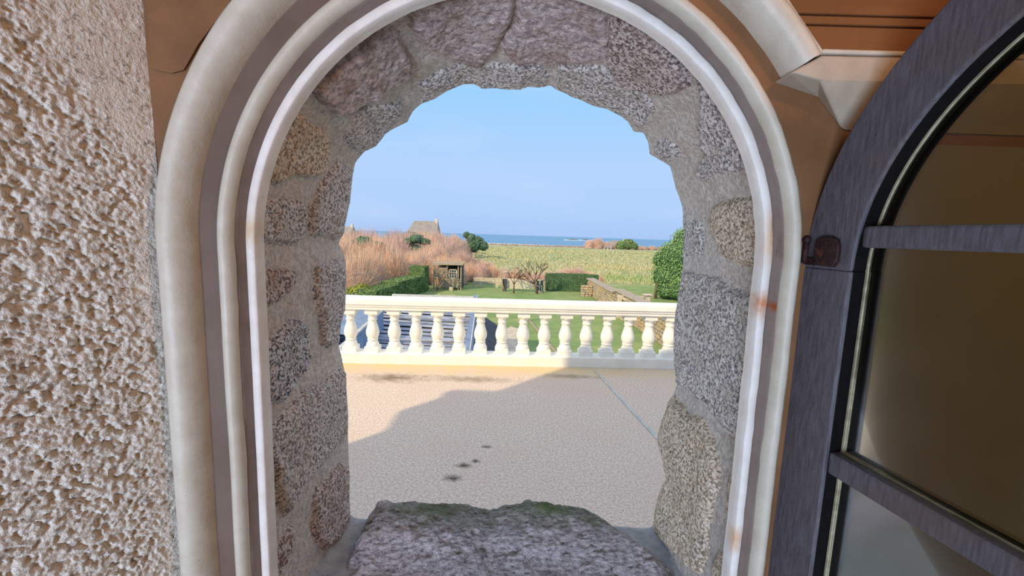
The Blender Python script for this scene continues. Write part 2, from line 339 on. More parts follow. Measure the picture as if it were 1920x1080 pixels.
fr_ = np.array([[i*NV+NV-1, (i+1)*NV+NV-1, base+i+1, base+i] for i in range(NU-1)]+[[(NU-1)*NV+NV-1, NV-1, base, base+NU-1]])
# inner collar so that no light creeps behind the frame
inr = surf(RR)[:, 0, :].copy(); bb = len(V); inr2 = inr.copy(); inr2[:, 0] = CX+(inr[:, 0]-CX)*1.35; inr2[:, 2] = 1.45+(inr[:, 2]-1.45)*1.35
V = np.concatenate([V, inr2]); fr2 = np.array([[(i+1)*NV, i*NV, bb+i, bb+i+1] for i in range(NU-1)])
wall = npo('wall_front', V, np.concatenate([Fq, fr_, fr2]), M_mortar); tag(wall, kind='structure', label='thick granite wall around the small arched window opening')

stones = [  # (outline as seen, material, height, lump)
 ([(550,209),(576,222),(582,236),(607,241),(620,260),(622,285),(607,319),(595,335),(562,335),(543,333),(518,349),(480,342),(478,330),(500,268),(524,224)], 1, .007),
 ([(470,368),(495,374),(532,372),(562,374),(573,382),(573,430),(565,450),(551,462),(495,460),(470,450)], 0, .007),
 ([(579,442),(579,395),(590,360),(598,349),(607,330),(634,299),(664,318),(672,341),(666,380),(660,430),(645,440),(632,452)], 0, .008),
 ([(470,516),(498,510),(514,499),(551,502),(561,513),(559,527),(546,552),(515,572),(472,590)], 2, .007),
 ([(590,497),(607,490),(632,486),(662,491),(662,535),(660,591),(650,640),(612,655),(601,647),(600,597),(587,547)], 0, .009),
 ([(559,590),(573,608),(577,644),(579,656),(576,686),(559,711),(548,728),(523,755),(495,760),(478,736),(474,655),(509,630),(545,603)], 3, .010),
 ([(486,805),(523,783),(565,733),(607,714),(634,683),(656,700),(664,740),(664,795),(645,820),(607,864),(575,902),(555,938),(536,967),(522,962),(510,916),(500,880),(484,836)], 0, .011),
 ([(640,866),(664,876),(668,955),(649,984),(628,1017),(608,1037),(594,1027),(584,1003),(584,945),(594,916),(608,902)], 2, .010),
 ([(486,1025),(519,1022),(551,980),(545,1027),(531,1056),(519,1080),(510,1110),(486,1110)], 2, .008),
 ([(589,164),(602,181),(629,212),(652,206),(693,181),(732,156),(766,133),(766,111),(749,92),(741,67),(716,50),(679,83),(643,108),(610,142)], 4, .011),
 ([(649,247),(680,205),(752,196),(738,222),(721,250),(715,262),(682,282),(660,272)], 0, .005),
 ([(770,-30),(771,30),(779,53),(793,75),(810,89),(850,104),(888,117),(921,92),(940,67),(957,28),(960,-30)], 4, .010),
 ([(976,-35),(972,28),(961,50),(942,75),(950,98),(969,108),(1039,111),(1094,106),(1140,100),(1144,80),(1132,50),(1122,20),(1100,-25)], 4, .010),
 ([(1150,42),(1178,25),(1233,56),(1261,89),(1281,125),(1286,156),(1261,172),(1206,164),(1164,144),(1142,119),(1146,80)], 2, .011),
 ([(790,160),(850,125),(900,125),(1010,122),(1028,140),(1020,166),(960,172),(905,170),(862,162),(800,195)], 0, .004),
 ([(1046,124),(1130,127),(1190,165),(1226,200),(1200,240),(1160,218),(1080,186),(1044,166)], 0, .004),
 ([(1310,135),(1326,144),(1353,170),(1384,218),(1402,262),(1418,310),(1397,324),(1361,327),(1338,333),(1323,342),(1305,327),(1317,298),(1314,209)], 0, .009),
 ([(1228,265),(1249,253),(1270,268),(1276,298),(1243,304)], 0, .005),
 ([(1338,387),(1356,372),(1424,360),(1440,430),(1436,504),(1383,495),(1347,478),(1340,433)], 1, .009),
 ([(1270,405),(1318,415),(1320,467),(1315,480),(1270,478)], 0, .005),
 ([(1270,510),(1300,507),(1350,520),(1380,543),(1413,550),(1436,557),(1430,617),(1420,740),(1402,836),(1369,820),(1348,788),(1334,770),(1305,749),(1270,721),(1256,700),(1252,600),(1262,550)], 0, .009),
 ([(1262,742),(1284,760),(1291,777),(1320,784),(1341,830),(1351,869),(1351,911),(1337,953),(1334,988),(1330,1024),(1316,1075),(1306,1080),(1246,1018),(1216,995),(1216,967),(1226,925),(1242,897),(1232,851),(1222,823),(1232,781)], 1, .010),
 ([(1369,886),(1396,879),(1392,929),(1386,999),(1365,988),(1365,925)], 1, .006),
 ([(1348,1031),(1376,1024),(1372,1110),(1334,1110),(1337,1052)], 1, .007)]
def poly_sd(P, Q):
    d2 = np.full(len(P), 1e9); ins = np.zeros(len(P), bool); n = len(Q)
    for i in range(n):
        a, b = Q[i], Q[(i+1) % n]; e_ = b-a; w_ = P-a; h = np.clip((w_@e_)/(e_@e_+1e-12), 0, 1)
        d2 = np.minimum(d2, ((w_-h[:, None]*e_)**2).sum(1))
        c = ((a[1] > P[:, 1]) != (b[1] > P[:, 1])) & (P[:, 0] < (b[0]-a[0])*(P[:, 1]-a[1])/(b[1]-a[1]+1e-12)+a[0]); ins ^= c
    return np.sqrt(d2)*np.where(ins, 1, -1)
wob = (fbm(np.c_[AB*1.0, np.zeros(len(AB))], 60, 3, 21)*.004)
Fall = gridfaces(NU, NV)
for k, (pl, mi, hgt) in enumerate(stones):
    Q = np.array([AB[np.argmin(((PX-np.array(p))**2).sum(1))] for p in pl])
    sdist = poly_sd(AB, Q)+wob+(.007 if mi == 4 or k in (10, 13, 14, 15) else 0)
    cr = fbm(S0, 34, 3, 40+k); fi = fbm(S0, 130, 3, 60+k); f2 = fbm(S0, 320, 2, 80+k)
    h = -.004+(hgt+.004)*sstep(sdist, -.003, .011)+(cr*.005+fi*.0028+f2*.0012)*sstep(sdist, 0, .01)
    h = h.reshape(NU, NV)*edge
    SV = surf(RR-h).reshape(-1, 3)
    keep = (sdist > -.004)[Fall].all(1); F2 = Fall[keep]
    if not len(F2): continue
    u, inv = np.unique(F2, return_inverse=True)
    o = npo('stone', SV[u], inv.reshape(-1, 4)[:, ::-1], M_lintel if mi == 4 else M_gr[mi], wall)
    if mi == 1: o['label'] = 'tan granite stone'
    if mi == 3: o['label'] = 'dark speckled granite stone'

# sill: cement bed and mossy rock
def heightfield(x0, x1, y0, y1, nx, ny, fn):
    X, Y = np.meshgrid(np.linspace(x0, x1, nx), np.linspace(y0, y1, ny), indexing='ij'); Z, mask = fn(X, Y)
    V = np.stack([X, Y, Z], -1).reshape(-1, 3); F_ = gridfaces(nx, ny)
    if mask is not None:
        F_ = F_[mask.reshape(-1)[F_].any(1)]; u, inv = np.unique(F_, return_inverse=True); V = V[u]; F_ = inv.reshape(-1, 4)
    return V, F_
def sillf(X, Y):
    P = np.stack([X, Y, X*0], -1).reshape(-1, 3); z = Z_SILL+fbm(P, 14, 4, 90).reshape(X.shape)*.004
    z += .022*sstep(np.abs(X-CX), .295, .335)**1.5
    z -= .06*sstep(Y, .80, .83)
    return z, None
V, F_ = heightfield(-.34, .34, .44, .835, 170, 100, sillf)
sill = npo('trim_1', V, F_, M_sillm); tag(sill, kind='structure', label='grey cement sill bed under the mossy rock')
def rockf(X, Y):
    P = np.stack([X, Y, X*0], -1).reshape(-1, 3); n1 = fbm(P, 9, 4, 91).reshape(X.shape); n2 = fbm(P*np.array([1, 1.7, 1]), 45, 4, 92).reshape(X.shape); n3 = fbm(P, 120, 3, 93).reshape(X.shape)
    lft = sstep(X+.012*n2, -.295, -.245); rgt = 1-sstep(X+.012*n2+.9*(Y-.70)*(X > 0), .235, .325)
    frt = sstep(Y+.035*n1+.008*n2, .625, .70); bck = 1-sstep(Y+.01*n1, .785, .825)
    top = .050+.010*np.exp(-((X-.06)/.06)**2)*sstep(Y, .7, .78)-.014*np.exp(-((X+.035)/.035)**2)*sstep(Y, .66, .78)+.008*n1
    rise = frt*(.55+.45*sstep(Y, .60, .76))
    z = Z_SILL-.012+(top+.012)*lft*rgt*rise*bck**.6+n2*.007*frt+n3*.003*frt
    return z, (lft*rgt*frt*bck > .02)
V, F_ = heightfield(-.32, .33, .56, .83, 330, 140, rockf)
rk_ = npo('rock', V, F_, None, sill); rk_['label'] = 'mossy grey granite rock'
m = mat('mossy_rock', (222, 214, 218), (134, 128, 130), 190, .95, bump=((320, 1, .004), (110, .9, .006)), spec=.1, stretch=(.35, 1, 1),
        layers=(((236, 226, 230), 150, .55, .7, .6, (.4, 1, 1)), ((70, 66, 68), 200, .6, .68, .8, (.35, 1, 1)), ((140, 160, 162), 12, .6, .75, .4)),
        stains=(((-.14, .775, 1.08), (.14, .06, .06), (112, 122, 92), .9, 25), ((.08, .775, 1.09), (.13, .055, .06), (98, 112, 72), .9, 25), ((.22, .775, 1.07), (.09, .055, .08), (104, 116, 78), .85, 25),
                ((.10, .765, 1.09), (.05, .012, .06), (112, 130, 76), .5, 40)))
rk_.data.materials.append(m)

# ================================================================ WINDOW FRAME (swept mouldings)
def sweep(name, prof, material, parent, a0=None, a1=None, zb=.93, wobble=.0006, seed=0, nseg=150):
    """profile points (radius, y) swept along left jamb, arch and right jamb; a0,a1 restrict the arch angles in degrees (from right)"""
    path = []
    if a1 is None:
        path += [('L', z) for z in np.linspace(zb, ZC, 50)[:-1]]
        aa = np.linspace(PI, 0 if a0 is None else math.radians(a0), nseg)
    else: aa = np.linspace(math.radians(a1), math.radians(a0), nseg)
    path += [('A', a) for a in aa]
    if a0 is None: path += [('R', z) for z in np.linspace(ZC, zb, 50)[1:]]
    V = []
    for k_, p in path:
        for r_, y in prof:
            V.append((CX-r_, y, p) if k_ == 'L' else (CX+r_, y, p) if k_ == 'R' else (CX+r_*math.cos(p), y, ZC+r_*math.sin(p)))
    V = np.array(V); V += (fbm(V, 60, 3, seed)*wobble)[:, None]*np.array([1, -1, 1])+(fbm(V, 9, 2, seed+5)*wobble*1.5)[:, None]*np.array([1, 0, 1])
    return npo(name, V, gridfaces(len(path), len(prof)), material, parent)
def dens(pts, n=3):
    o_ = []
    for (a, b), (c, d) in zip(pts[:-1], pts[1:]):
        for k in range(n): o_.append((a+(c-a)*k/n, b+(d-b)*k/n))
    return o_+[pts[-1]]
win = sweep('window_1', dens([(.3135, .503), (.3145, .4995), (.3185, .487), (.320, .4865)], 3), M_rebate, None, seed=3)
tag(win, kind='structure', label='cream painted arched window frame with round mouldings')
o = sweep('frame_edge', dens([(.3035, .520), (.3035, .5015), (.3045, .500), (.3130, .4995), (.3140, .5008), (.3140, .515)], 2), M_white, win, seed=11)
o['label'] = 'white painted inner edge strip'
bead = [(.3185, .489)]+[(.3265-.0085*math.cos(a), .487-.0125*math.sin(a)) for a in np.linspace(.1, PI-.1, 10)]+[(.335, .489)]
o = sweep('bead', bead, M_paint, win, seed=21)
om = [(.3585, .490), (.3590, .484), (.3610, .474), (.3645, .466), (.3690, .4605), (.3750, .4575), (.3815, .457), (.3862, .459), (.3880, .464), (.3885, .490)]
o = sweep('outer_moulding', dens(om, 2), M_paint, win, a0=35.2, seed=31, nseg=130); o['label'] = 'broad rounded cream outer moulding'

def left_recess():
    prof_ = dens([(.3335, .4862), (.3600, .4860)], 3); path = [('L', z) for z in np.linspace(.93, ZC, 50)[:-1]]+[('A', a) for a in np.linspace(PI, PI*.36, 90)]; V = []
    for k_, p in path:
        for r_, y in prof_: V.append((CX-r_, y, p) if k_ == 'L' else (CX+r_*math.cos(p), y, ZC+r_*math.sin(p)))
    return npo('shaded_recess_board', np.array(V), gridfaces(len(path), len(prof_)), M_rec, win)
left_recess()
# interior wall plane around the frame (board lined): grid with the arched hole left out
def arch_ring(name, r0, y, bounds, material, parent=None):
    x0, x1, z0, z1 = bounds; pin = []
    for z in np.linspace(z0, ZC, 40)[:-1]: pin.append((CX-r0, z))
    for a in np.linspace(PI, 0, 90): pin.append((CX+r0*math.cos(a), ZC+r0*math.sin(a)))
    for z in np.linspace(ZC, z0, 40)[1:]: pin.append((CX+r0, z))
    pts = []; M = 12
    for x, z in pin:
        if z <= ZC: ex, ez = (x0 if x < CX else x1), z
        else:
            dx, dz = x-CX, z-ZC; k = min((x1-CX)/dx if dx > 1e-9 else 1e9, (x0-CX)/dx if dx < -1e-9 else 1e9, (z1-ZC)/dz if dz > 1e-9 else 1e9); ex, ez = CX+dx*k, ZC+dz*k
        for j in range(M+1): s_ = (j/M)**2; pts.append((x+(ex-x)*s_, y, z+(ez-z)*s_))
    V = np.array(pts)
    for cx_ in (x0, x1):
        d = ((V[:, 0]-cx_)**2+(V[:, 2]-z1)**2); j = np.argmin(d); V[j] = (cx_, y, z1)
    V[:, 1] += fbm(V, 12, 2, 70)*.0015
    return npo(name, V, gridfaces(len(pin), M+1), material, parent)
wi = arch_ring('wall_window_side', .332, .487, (-.409, 2.2, .03, 2.5), M_board); tag(wi, kind='structure', label='boarding around the window frame, lamp warmth in its tan paint')
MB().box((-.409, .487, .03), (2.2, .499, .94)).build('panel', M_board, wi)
MB().box((.40, .476, .03), (1.25, .486, 1.742)).build('plaster_panel', M_room, wi)
# left spandrel board with its open joint
cr = [atY(x, y, .484)[[0, 2]] for x, y in ((284, 128), (300, 133), (322, 137), (344, 131), (352, 118), (372, 82), (420, 20), (470, -60), (270, -60), (276, 30))]
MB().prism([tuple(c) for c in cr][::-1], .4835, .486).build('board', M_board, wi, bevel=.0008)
# cream mitred block right of the moulding and the orange grooved boards above it
blk = empty('moulding_block', (.34, .487, 1.79), label='cream mitred moulding block at right of the arch, above the open casement', cat='moulding')
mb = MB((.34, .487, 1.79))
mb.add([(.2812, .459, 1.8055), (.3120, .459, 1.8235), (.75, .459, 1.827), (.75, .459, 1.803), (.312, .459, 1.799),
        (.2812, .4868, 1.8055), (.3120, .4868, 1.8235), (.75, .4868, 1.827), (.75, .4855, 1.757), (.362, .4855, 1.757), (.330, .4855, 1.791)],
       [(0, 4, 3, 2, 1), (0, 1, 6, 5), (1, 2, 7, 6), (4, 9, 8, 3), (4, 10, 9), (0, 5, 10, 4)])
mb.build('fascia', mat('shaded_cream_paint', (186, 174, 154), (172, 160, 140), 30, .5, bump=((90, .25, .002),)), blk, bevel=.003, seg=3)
pnl = empty('ceiling_boarding', (.5, .487, 1.83), label='grooved boards in the upper right corner of the window wall, lamp warmth in their orange paint', cat='boarding')
def xl(z): return .3135-(z-1.826)*.86
for z0, z1 in ((1.827, 1.8565), (1.8580, 1.8665), (1.8680, 1.905), (1.907, 1.96), (1.962, 2.02), (2.022, 2.2)):
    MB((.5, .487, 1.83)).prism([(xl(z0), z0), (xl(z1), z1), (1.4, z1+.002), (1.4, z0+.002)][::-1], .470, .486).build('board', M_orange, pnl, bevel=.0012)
MB((.5, .487, 1.83)).bar((xl(1.826), .466, 1.826), (xl(2.05), .466, 2.05), .006, .008).build('edge_bead', M_paint, pnl, bevel=.002)
MB((.5, .487, 1.83)).bar((xl(1.826), .465, 1.8285), (1.4, .465, 1.831), .007, .005).build('lower_bead', M_paint, pnl, bevel=.002)

# ================================================================ LEFT WALL (stippled plaster, splayed)
K_ = .5; nu_, nv_ = 330, 860
uu = np.linspace(0, .42, nu_); zz = np.linspace(.95, 2.02, nv_); Ug, Zg = np.meshgrid(uu, zz, indexing='ij')
dirv = np.array([-K_, -1.0]); dirv /= np.linalg.norm(dirv); nrm = np.array([-dirv[1], dirv[0]])   # faces the room (+x)
nrm = nrm if nrm[0] > 0 else -nrm
P0 = np.stack([-.4075+dirv[0]*Ug, .487+dirv[1]*Ug, Zg], -1).reshape(-1, 3)
a = fbm(P0, 205, 2, 101)*.75+fbm(P0, 90, 2, 104)*.35; b_ = fbm(P0, 340, 2, 102); c_ = fbm(P0, 7, 2, 103)
pit = sstep(-a, .05, .42)
fade = sstep(Ug.reshape(-1)-.055*sstep(P0[:, 2], 1.66, 1.80)+.02*c_, .0, .035)*.9+.1
h = (-.0062*pit+.0022*b_+.0016*np.abs(a))*fade+.003*c_
P0[:, 0] += nrm[0]*h; P0[:, 1] += nrm[1]*h
wl = npo('wall_left', P0, gridfaces(nu_, nv_), M_stucco); tag(wl, kind='structure', label='stippled pale plaster wall left of the window')
xe, ye = -.4075+dirv[0]*.42, .487+dirv[1]*.42
MB().add([(-.4075, .487, .03), (xe, ye, .03), (xe, ye, .955), (-.4075, .487, .955)], [(0, 1, 2, 3)]).add([(-.4075, .487, 2.01), (xe, ye, 2.01), (xe, ye, 2.5), (-.4075, .487, 2.5)], [(0, 1, 2, 3)]).build('plain_plaster', M_stucco, wl)
# rest of the room shell
def st(name, mb_, m_, label=None): return tag(mb_.build(name, m_), kind='structure', label=label)
st('wall_side_left', MB().box((-2.2, ye-.04, .03), (xe, ye, 2.5)).box((-2.24, -3, .03), (-2.2, ye, 2.5)), M_room)
st('wall_right', MB().box((1.25, -3, .03), (1.29, .487, 2.5)), M_room)
st('wall_back', MB().box((-2.24, -3.04, .03), (1.29, -3, 2.5)), M_room)
st('ceiling', MB().box((-2.24, -3.04, 2.5), (2.2, .487, 2.54)), M_room)
st('floor', MB().box((-2.24, -3.04, -.01), (1.29, .487, .03)), M_floor)

# ================================================================ THE OPEN CASEMENT
cs = empty('casement_window', (.3375, .5, 0), math.atan2(-1, .175), label='dark wooden arched casement with glass panes, standing open at right', cat='window')
RO, RI, TC, Zb_ = .300, .243, .310, 1.02
def flatring(outer, inner, y0, y1, name, m_, bevel=.002):
    n = len(outer); V = [(x, y0, z) for x, z in outer]+[(x, y0, z) for x, z in inner]+[(x, y1, z) for x, z in outer]+[(x, y1, z) for x, z in inner]; F_ = []
    for i in range(n-1):
        F_ += [(i, i+1, n+i+1, n+i), (2*n+i, 3*n+i, 3*n+i+1, 2*n+i+1), (i, 2*n+i, 2*n+i+1, i+1), (n+i, n+i+1, 3*n+i+1, 3*n+i)]
    F_ += [(0, n, 3*n, 2*n), (n-1, 3*n-1, 4*n-1, 2*n-1)]
    return MB().add(V, F_).build(name, m_, cs, bevel=bevel)
aa = np.linspace(PI, 0, 72)
arcp = lambda r_: [(TC+r_*math.cos(a), ZC+r_*math.sin(a)) for a in aa]
flatring(arcp(RO), arcp(RI), 0, .006, 'arched_rail', M_dark)
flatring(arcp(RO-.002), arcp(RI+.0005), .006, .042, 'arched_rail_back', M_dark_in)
for sgn in (-1, 1):
    xs = sorted((TC+sgn*RO, TC+sgn*RI))
    MB().box((xs[0], 0, Zb_), (xs[1], .006, ZC)).build('stile', M_dark, cs, bevel=.0015)
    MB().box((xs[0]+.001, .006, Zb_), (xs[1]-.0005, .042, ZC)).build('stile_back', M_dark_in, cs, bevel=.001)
MB().box((TC-RI, 0, Zb_), (TC+RI, .04, Zb_+.07)).build('bottom_rail', M_dark, cs, bevel=.002)
for z0, z1 in ((1.628, 1.650), (1.379, 1.404)):
    ww = math.sqrt(RI**2-max(0, z1-ZC)**2)
    MB().box((TC-ww-.002, .006, z0), (TC+ww+.002, .018, z1)).build('glazing_bar', M_dark, cs, bevel=.003)
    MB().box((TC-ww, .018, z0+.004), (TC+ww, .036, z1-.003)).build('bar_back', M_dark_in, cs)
    for zz_ in (z0+.002, z1-.002):
        MB().bar((TC-ww, .0205, zz_), (TC+ww, .0205, zz_), .004, .0035).build('putty_line', M_putty, cs)
MB().bar((TC-RI+.0008, .0212, Zb_+.07), (TC-RI+.0008, .0212, ZC), .0022, .002, up=(1, 0, 0)).build('putty_line', M_putty, cs)
flatring(arcp(RI+.001), arcp(RI-.0012), .0205, .0225, 'putty_line', M_putty, bevel=0)
def pane(poly): return MB().prism(poly, .0225, .0245).build('glass_pane', M_glass, cs)
ca = [(TC+(RI+.003)*math.cos(a), ZC+(RI+.003)*math.sin(a)) for a in np.linspace(PI-.15, .15, 40)]
pane([(TC-RI-.002, 1.64)]+ca+[(TC+RI+.002, 1.64)]); pane([(TC-RI-.003, 1.39), (TC-RI-.003, 1.64), (TC+RI+.003, 1.64), (TC+RI+.003, 1.39)])
pane([(TC-RI-.003, Zb_+.06), (TC-RI-.003, 1.39), (TC+RI+.003, 1.39), (TC+RI+.003, Zb_+.06)])
# rusted catch on the stile
kp = MB().prism([(.026, 1.607), (.050, 1.606), (.0545, 1.611), (.0550, 1.628), (.052, 1.636), (.045, 1.6395), (.034, 1.639), (.027, 1.634), (.026, 1.622)], -.0045, .001)
kp.box((.0125, -.0045, 1.6065), (.030, -.0005, 1.6145)).build('catch_plate', M_rust, cs, bevel=.0015, seg=3)
kk = MB().tube([(.0145, -.0035, 1.608), (.0145, -.0035, 1.634)], .0035, 12); kk.lathe([(.0005, -.0048), (.0035, -.0038), (.0048, -.001), (.0048, .0015), (.003, .0042), (.0005, .005)], (.0145, -.0035, 1.6345), 14)
kk.build('catch_pin', M_rust, cs)

# ================================================================ BUILDING MASS (casts the shade on the terrace)
st('wall_west', MB().box((XL, YB, ZB), (XL+.3, Y_OUT-.002, ZT)), M_ext, 'granite flank wall of the house')
st('wall_east', MB().box((XR-.3, YB, ZB), (XR, Y_OUT-.002, ZT)), M_ext)
st('wall_rear', MB().box((XL, YB-.3, ZB), (XR, YB, ZT)), M_ext)
st('roof_1', MB().box((XL, YB-.3, ZT), (XR, Y_OUT, ZT+.12)), M_slated)
kn = MB().box((XL-.42, Y_OUT-.5, 2.38), (XL+.02, Y_OUT-.06, 2.74)).box((XL-.5, Y_OUT-.55, 2.74), (XL+.02, Y_OUT-.02, 2.84)).build('corner_bracket', M_ext, bevel=.03)
tag(kn, 'granite bracket stone jutting from the corner of the house', 'bracket')

# ================================================================ TERRACE AND BALUSTRADE
BD = Vector((1, .043, 0)).normalized()
def bl(x): return 5.055+.043*x
ter = MB().add([(XL-3, Y_OUT-.02, 0), (XR+1, Y_OUT-.02, 0), (XR+1, bl(XR+1)+.3, 0), (XL-3, bl(XL-3)+.3, 0), (XL-3, Y_OUT-.02, -.35), (XR+1, Y_OUT-.02, -.35), (XR+1, bl(XR+1)+.3, -.35), (XL-3, bl(XL-3)+.3, -.35)],
               [(0, 1, 2, 3), (7, 6, 5, 4), (0, 4, 5, 1), (1, 5, 6, 2), (2, 6, 7, 3), (3, 7, 4, 0)])
o = st('terrace', ter, M_terr, 'flat pinkish gravel roof terrace beyond the window')
st('terrace_wall', MB().box((XL-3, 4.4, -3), (XR+1, 5.0, -.35)), M_ext)
s0, s1 = Vector((1.035, 5.06, .001)), Vector((1.50, .84, .001)); d_ = (s1-s0).normalized()
tag(MB().bar((1.05, 5.0, .004), (1.245, 3.2, .004), .030, .006).bar((1.245, 3.2, .004), (1.50, .84, .004), .030, .006).build('lead_strip', M_lead, bevel=.001),
    'thin pale blue grey metal trim strip laid across the terrace', 'trim strip')
ba = empty('balustrade', (0, bl(0), 0), math.atan(.043), label='white painted terrace balustrade with turned balusters', cat='balustrade')
def rail(name, prof, x0=-6.2, x1=6.1):
    n = len(prof); V = [(x0, y, z) for y, z in prof]+[(x1, y, z) for y, z in prof]
    MB().add(V, [tuple(range(n)), tuple(range(2*n-1, n-1, -1))]+[(i, n+i, n+(i+1) % n, (i+1) % n) for i in range(n)]).build(name, M_bal, ba, bevel=.004)
rail('plinth', [(0, 0), (.0, .118), (.008, .130), (.232, .130), (.24, .118), (.24, 0)])
rail('handrail', [(.03, .668), (.012, .674), (.012, .700), (-.005, .712), (-.005, .728), (-.025, .742), (-.025, .800), (-.010, .812), (.25, .812), (.265, .800), (.265, .742), (.245, .728), (.245, .712), (.228, .700), (.228, .674), (.21, .668)])
prof = [(.044, .245), (.072, .252), (.074, .262), (.066, .272), (.054, .285), (.060, .292), (.062, .300), (.054, .308)]
prof = [(.078, .200), (.079, .215), (.070, .245), (.060, .262), (.054, .272), (.063, .276), (.066, .284), (.063, .292), (.056, .296),
        (.066, .312), (.076, .340), (.081, .368), (.078, .400), (.068, .440), (.056, .478), (.048, .510), (.046, .524), (.054, .530), (.058, .540), (.054, .550), (.048, .556),
        (.050, .574), (.056, .588), (.070, .596), (.075, .606), (.074, .616)]
bm_ = MB(); bm_.box((-.082, -.082, .128), (.082, .082, .200)).box((-.076, -.076, .612), (.076, .076, .672)).lathe(prof, n=28)
b0 = None
px = [655, 697, 737, 779, 819, 860, 900, 941, 981, 1021, 1061, 1101, 1139, 1178, 1216, 1252]
spc = (atY(1216, 640, 5.2)[0]-atY(697, 640, 5.1)[0])/13.; x00 = atY(981, 640, 5.18)[0]
for k in range(-22, 22):
    x = x00+k*spc
    if abs(x) > 6: continue
    if b0 is None: b0 = o = bm_.build('baluster', M_bal, ba)
    else: o = b0.copy(); COL.objects.link(o); o.parent = ba
    o.location = (x, .12, 0)

# ================================================================ GARDEN GROUND, FIELD, SEA
G = -3.0
def ground(name, x0, x1, y0, y1, nx, ny, amp, m_, label, z=G, taper=1):
    def fn(X, Y):
        P = np.stack([X, Y, X*0], -1).reshape(-1, 3); return z+fbm(P, .22, 3, 7).reshape(X.shape)*amp, None
    V, F_ = heightfield(x0, x1, y0, y1, nx, ny, fn); return tag(npo(name, V, F_, m_), kind='structure', label=label)
ground('lawn', -60, 60, 4.9, 41, 120, 60, .03, M_lawn, 'green garden lawn below the terrace')
ground('field', -260, 330, 40.5, 186, 200, 90, .12, M_field, 'rough yellowish grass field between garden and sea', G-.02)
st('sea', MB().add([(-12000, 190, -14), (12000, 190, -14), (14000, 14000, -14), (-14000, 14000, -14)], [(0, 1, 2, 3)]), M_sea, 'blue sea out to the horizon')
st('shore_bank', MB().add([(-260, 186, G-.1), (330, 186, G-.1), (330, 215, -14.2), (-260, 215, -14.2)], [(0, 1, 2, 3)]), M_rockdark)
st('surf_line', MB().add([(-400, 640, -13.9), (60, 620, -13.9), (60, 700, -13.9), (-400, 760, -13.9)], [(0, 1, 2, 3)]), M_foam)
for (x, y, sx, nm) in ((252, 1800, 26, 'rock reef left of the two far out in the sea'), (325, 1900, 20, 'rock reef right of the two far out in the sea')):
    e_ = empty('sea_rock', (x, y, -14), label='low dark '+nm, cat='rock')
    V = []; F_ = []
    a_ = np.linspace(0, 2*PI, 25)[:-1]
    for i, rr_ in enumerate((1, .8, .45, .1)):
        for j, t_ in enumerate(a_): V.append((math.cos(t_)*sx*rr_*(1+.2*math.sin(5*t_+i)), math.sin(t_)*18*rr_, (0, 2.4, 4.2, 4.8)[i]+.5*math.sin(3*t_)))
    for i in range(3):
        for j in range(24): F_.append((i*24+j, i*24+(j+1) % 24, (i+1)*24+(j+1) % 24, (i+1)*24+j))
    MB().add(V, F_).build('reef', M_rockdark, e_); MB().lathe([(sx*1.5, .1), (sx*1.4, 1.3), (sx*.8, 1.4)], n=24).build('foam_edge', M_foam, e_)

# grass tufts on the field (uncountable)
def tufts(name, n, xr, yr, m_, hgt, wd, label):
    y = yr[0]+(yr[1]-yr[0])*rng.random(n)**1.5; x = (xr[0]+(xr[1]-xr[0])*rng.random(n))*(.35+.65*y/yr[1])
    hh = hgt*(.5+rng.random(n)); lean = rng.normal(0, .25, (n, 2)); ang = rng.random(n)*PI
    B = np.stack([x, y, np.full(n, G)], -1); dx = np.stack([np.cos(ang), np.sin(ang)*.4, 0*x], -1)*wd*(y/60)[:, None]
    T_ = B+np.stack([lean[:, 0]*hh, lean[:, 1]*hh, hh], -1)
    return tag(npo(name, np.stack([B-dx, B+dx, T_], 1).reshape(-1, 3), np.arange(3*n).reshape(-1, 3), m_, smooth=False), label, 'grass', kind='stuff')
tufts('dry_grass', 26000, (-60, 75), (42, 150), M_straw[0], .26, .10, 'dry straw coloured grass tufts across the field')
tufts('green_grass', 14000, (-60, 75), (42, 150), M_straw[1], .22, .10, 'green grass tufts across the field')

# ================================================================ PLANTS
def twig_mesh(n, R_, H_, wd=.03, seed=0, flat=.75, base=.35):
    r = np.random.default_rng(seed); th = r.random(n)*2*PI; q = np.sqrt(r.random(n)); el = r.random(n)
    b0_ = np.stack([q*R_*base*np.cos(th), q*R_*base*np.sin(th), 0*q], -1)
    # tips fill a dome
    ph = np.arccos(1-r.random(n)*.98); tt_ = th+r.normal(0, .35, n); sh = .62+.38*r.random(n)
    tip = np.stack([np.sin(ph)*np.cos(tt_)*R_, np.sin(ph)*np.sin(tt_)*R_, .12*H_+np.cos(ph)*H_*.88], -1)*sh[:, None]
    st_ = b0_+(tip-b0_)*(.45*r.random(n))[:, None]; md = (st_+tip)/2+np.stack([0*q, 0*q, .10*H_*r.random(n)], -1)+r.normal(0, .06, (n, 3))
    tip = tip+r.normal(0, .10, (n, 3))
    sd_ = np.cross(tip-st_, r.normal(0, 1, (n, 3))); sd_ /= np.linalg.norm(sd_, axis=1)[:, None]+1e-9
    w_ = wd*(.6+.8*r.random(n))[:, None]
    V = np.stack([st_-sd_*w_*.6, st_+sd_*w_*.6, md+sd_*w_*.4, md-sd_*w_*.4, tip+sd_*w_*.12, tip-sd_*w_*.12], 1).reshape(-1, 3)
    i = np.arange(n)[:, None]*6; F_ = np.concatenate([i+np.array([[0, 1, 2, 3]]), i+np.array([[3, 2, 4, 5]])])
    me = npmesh('twigs', V, F_, False); return me
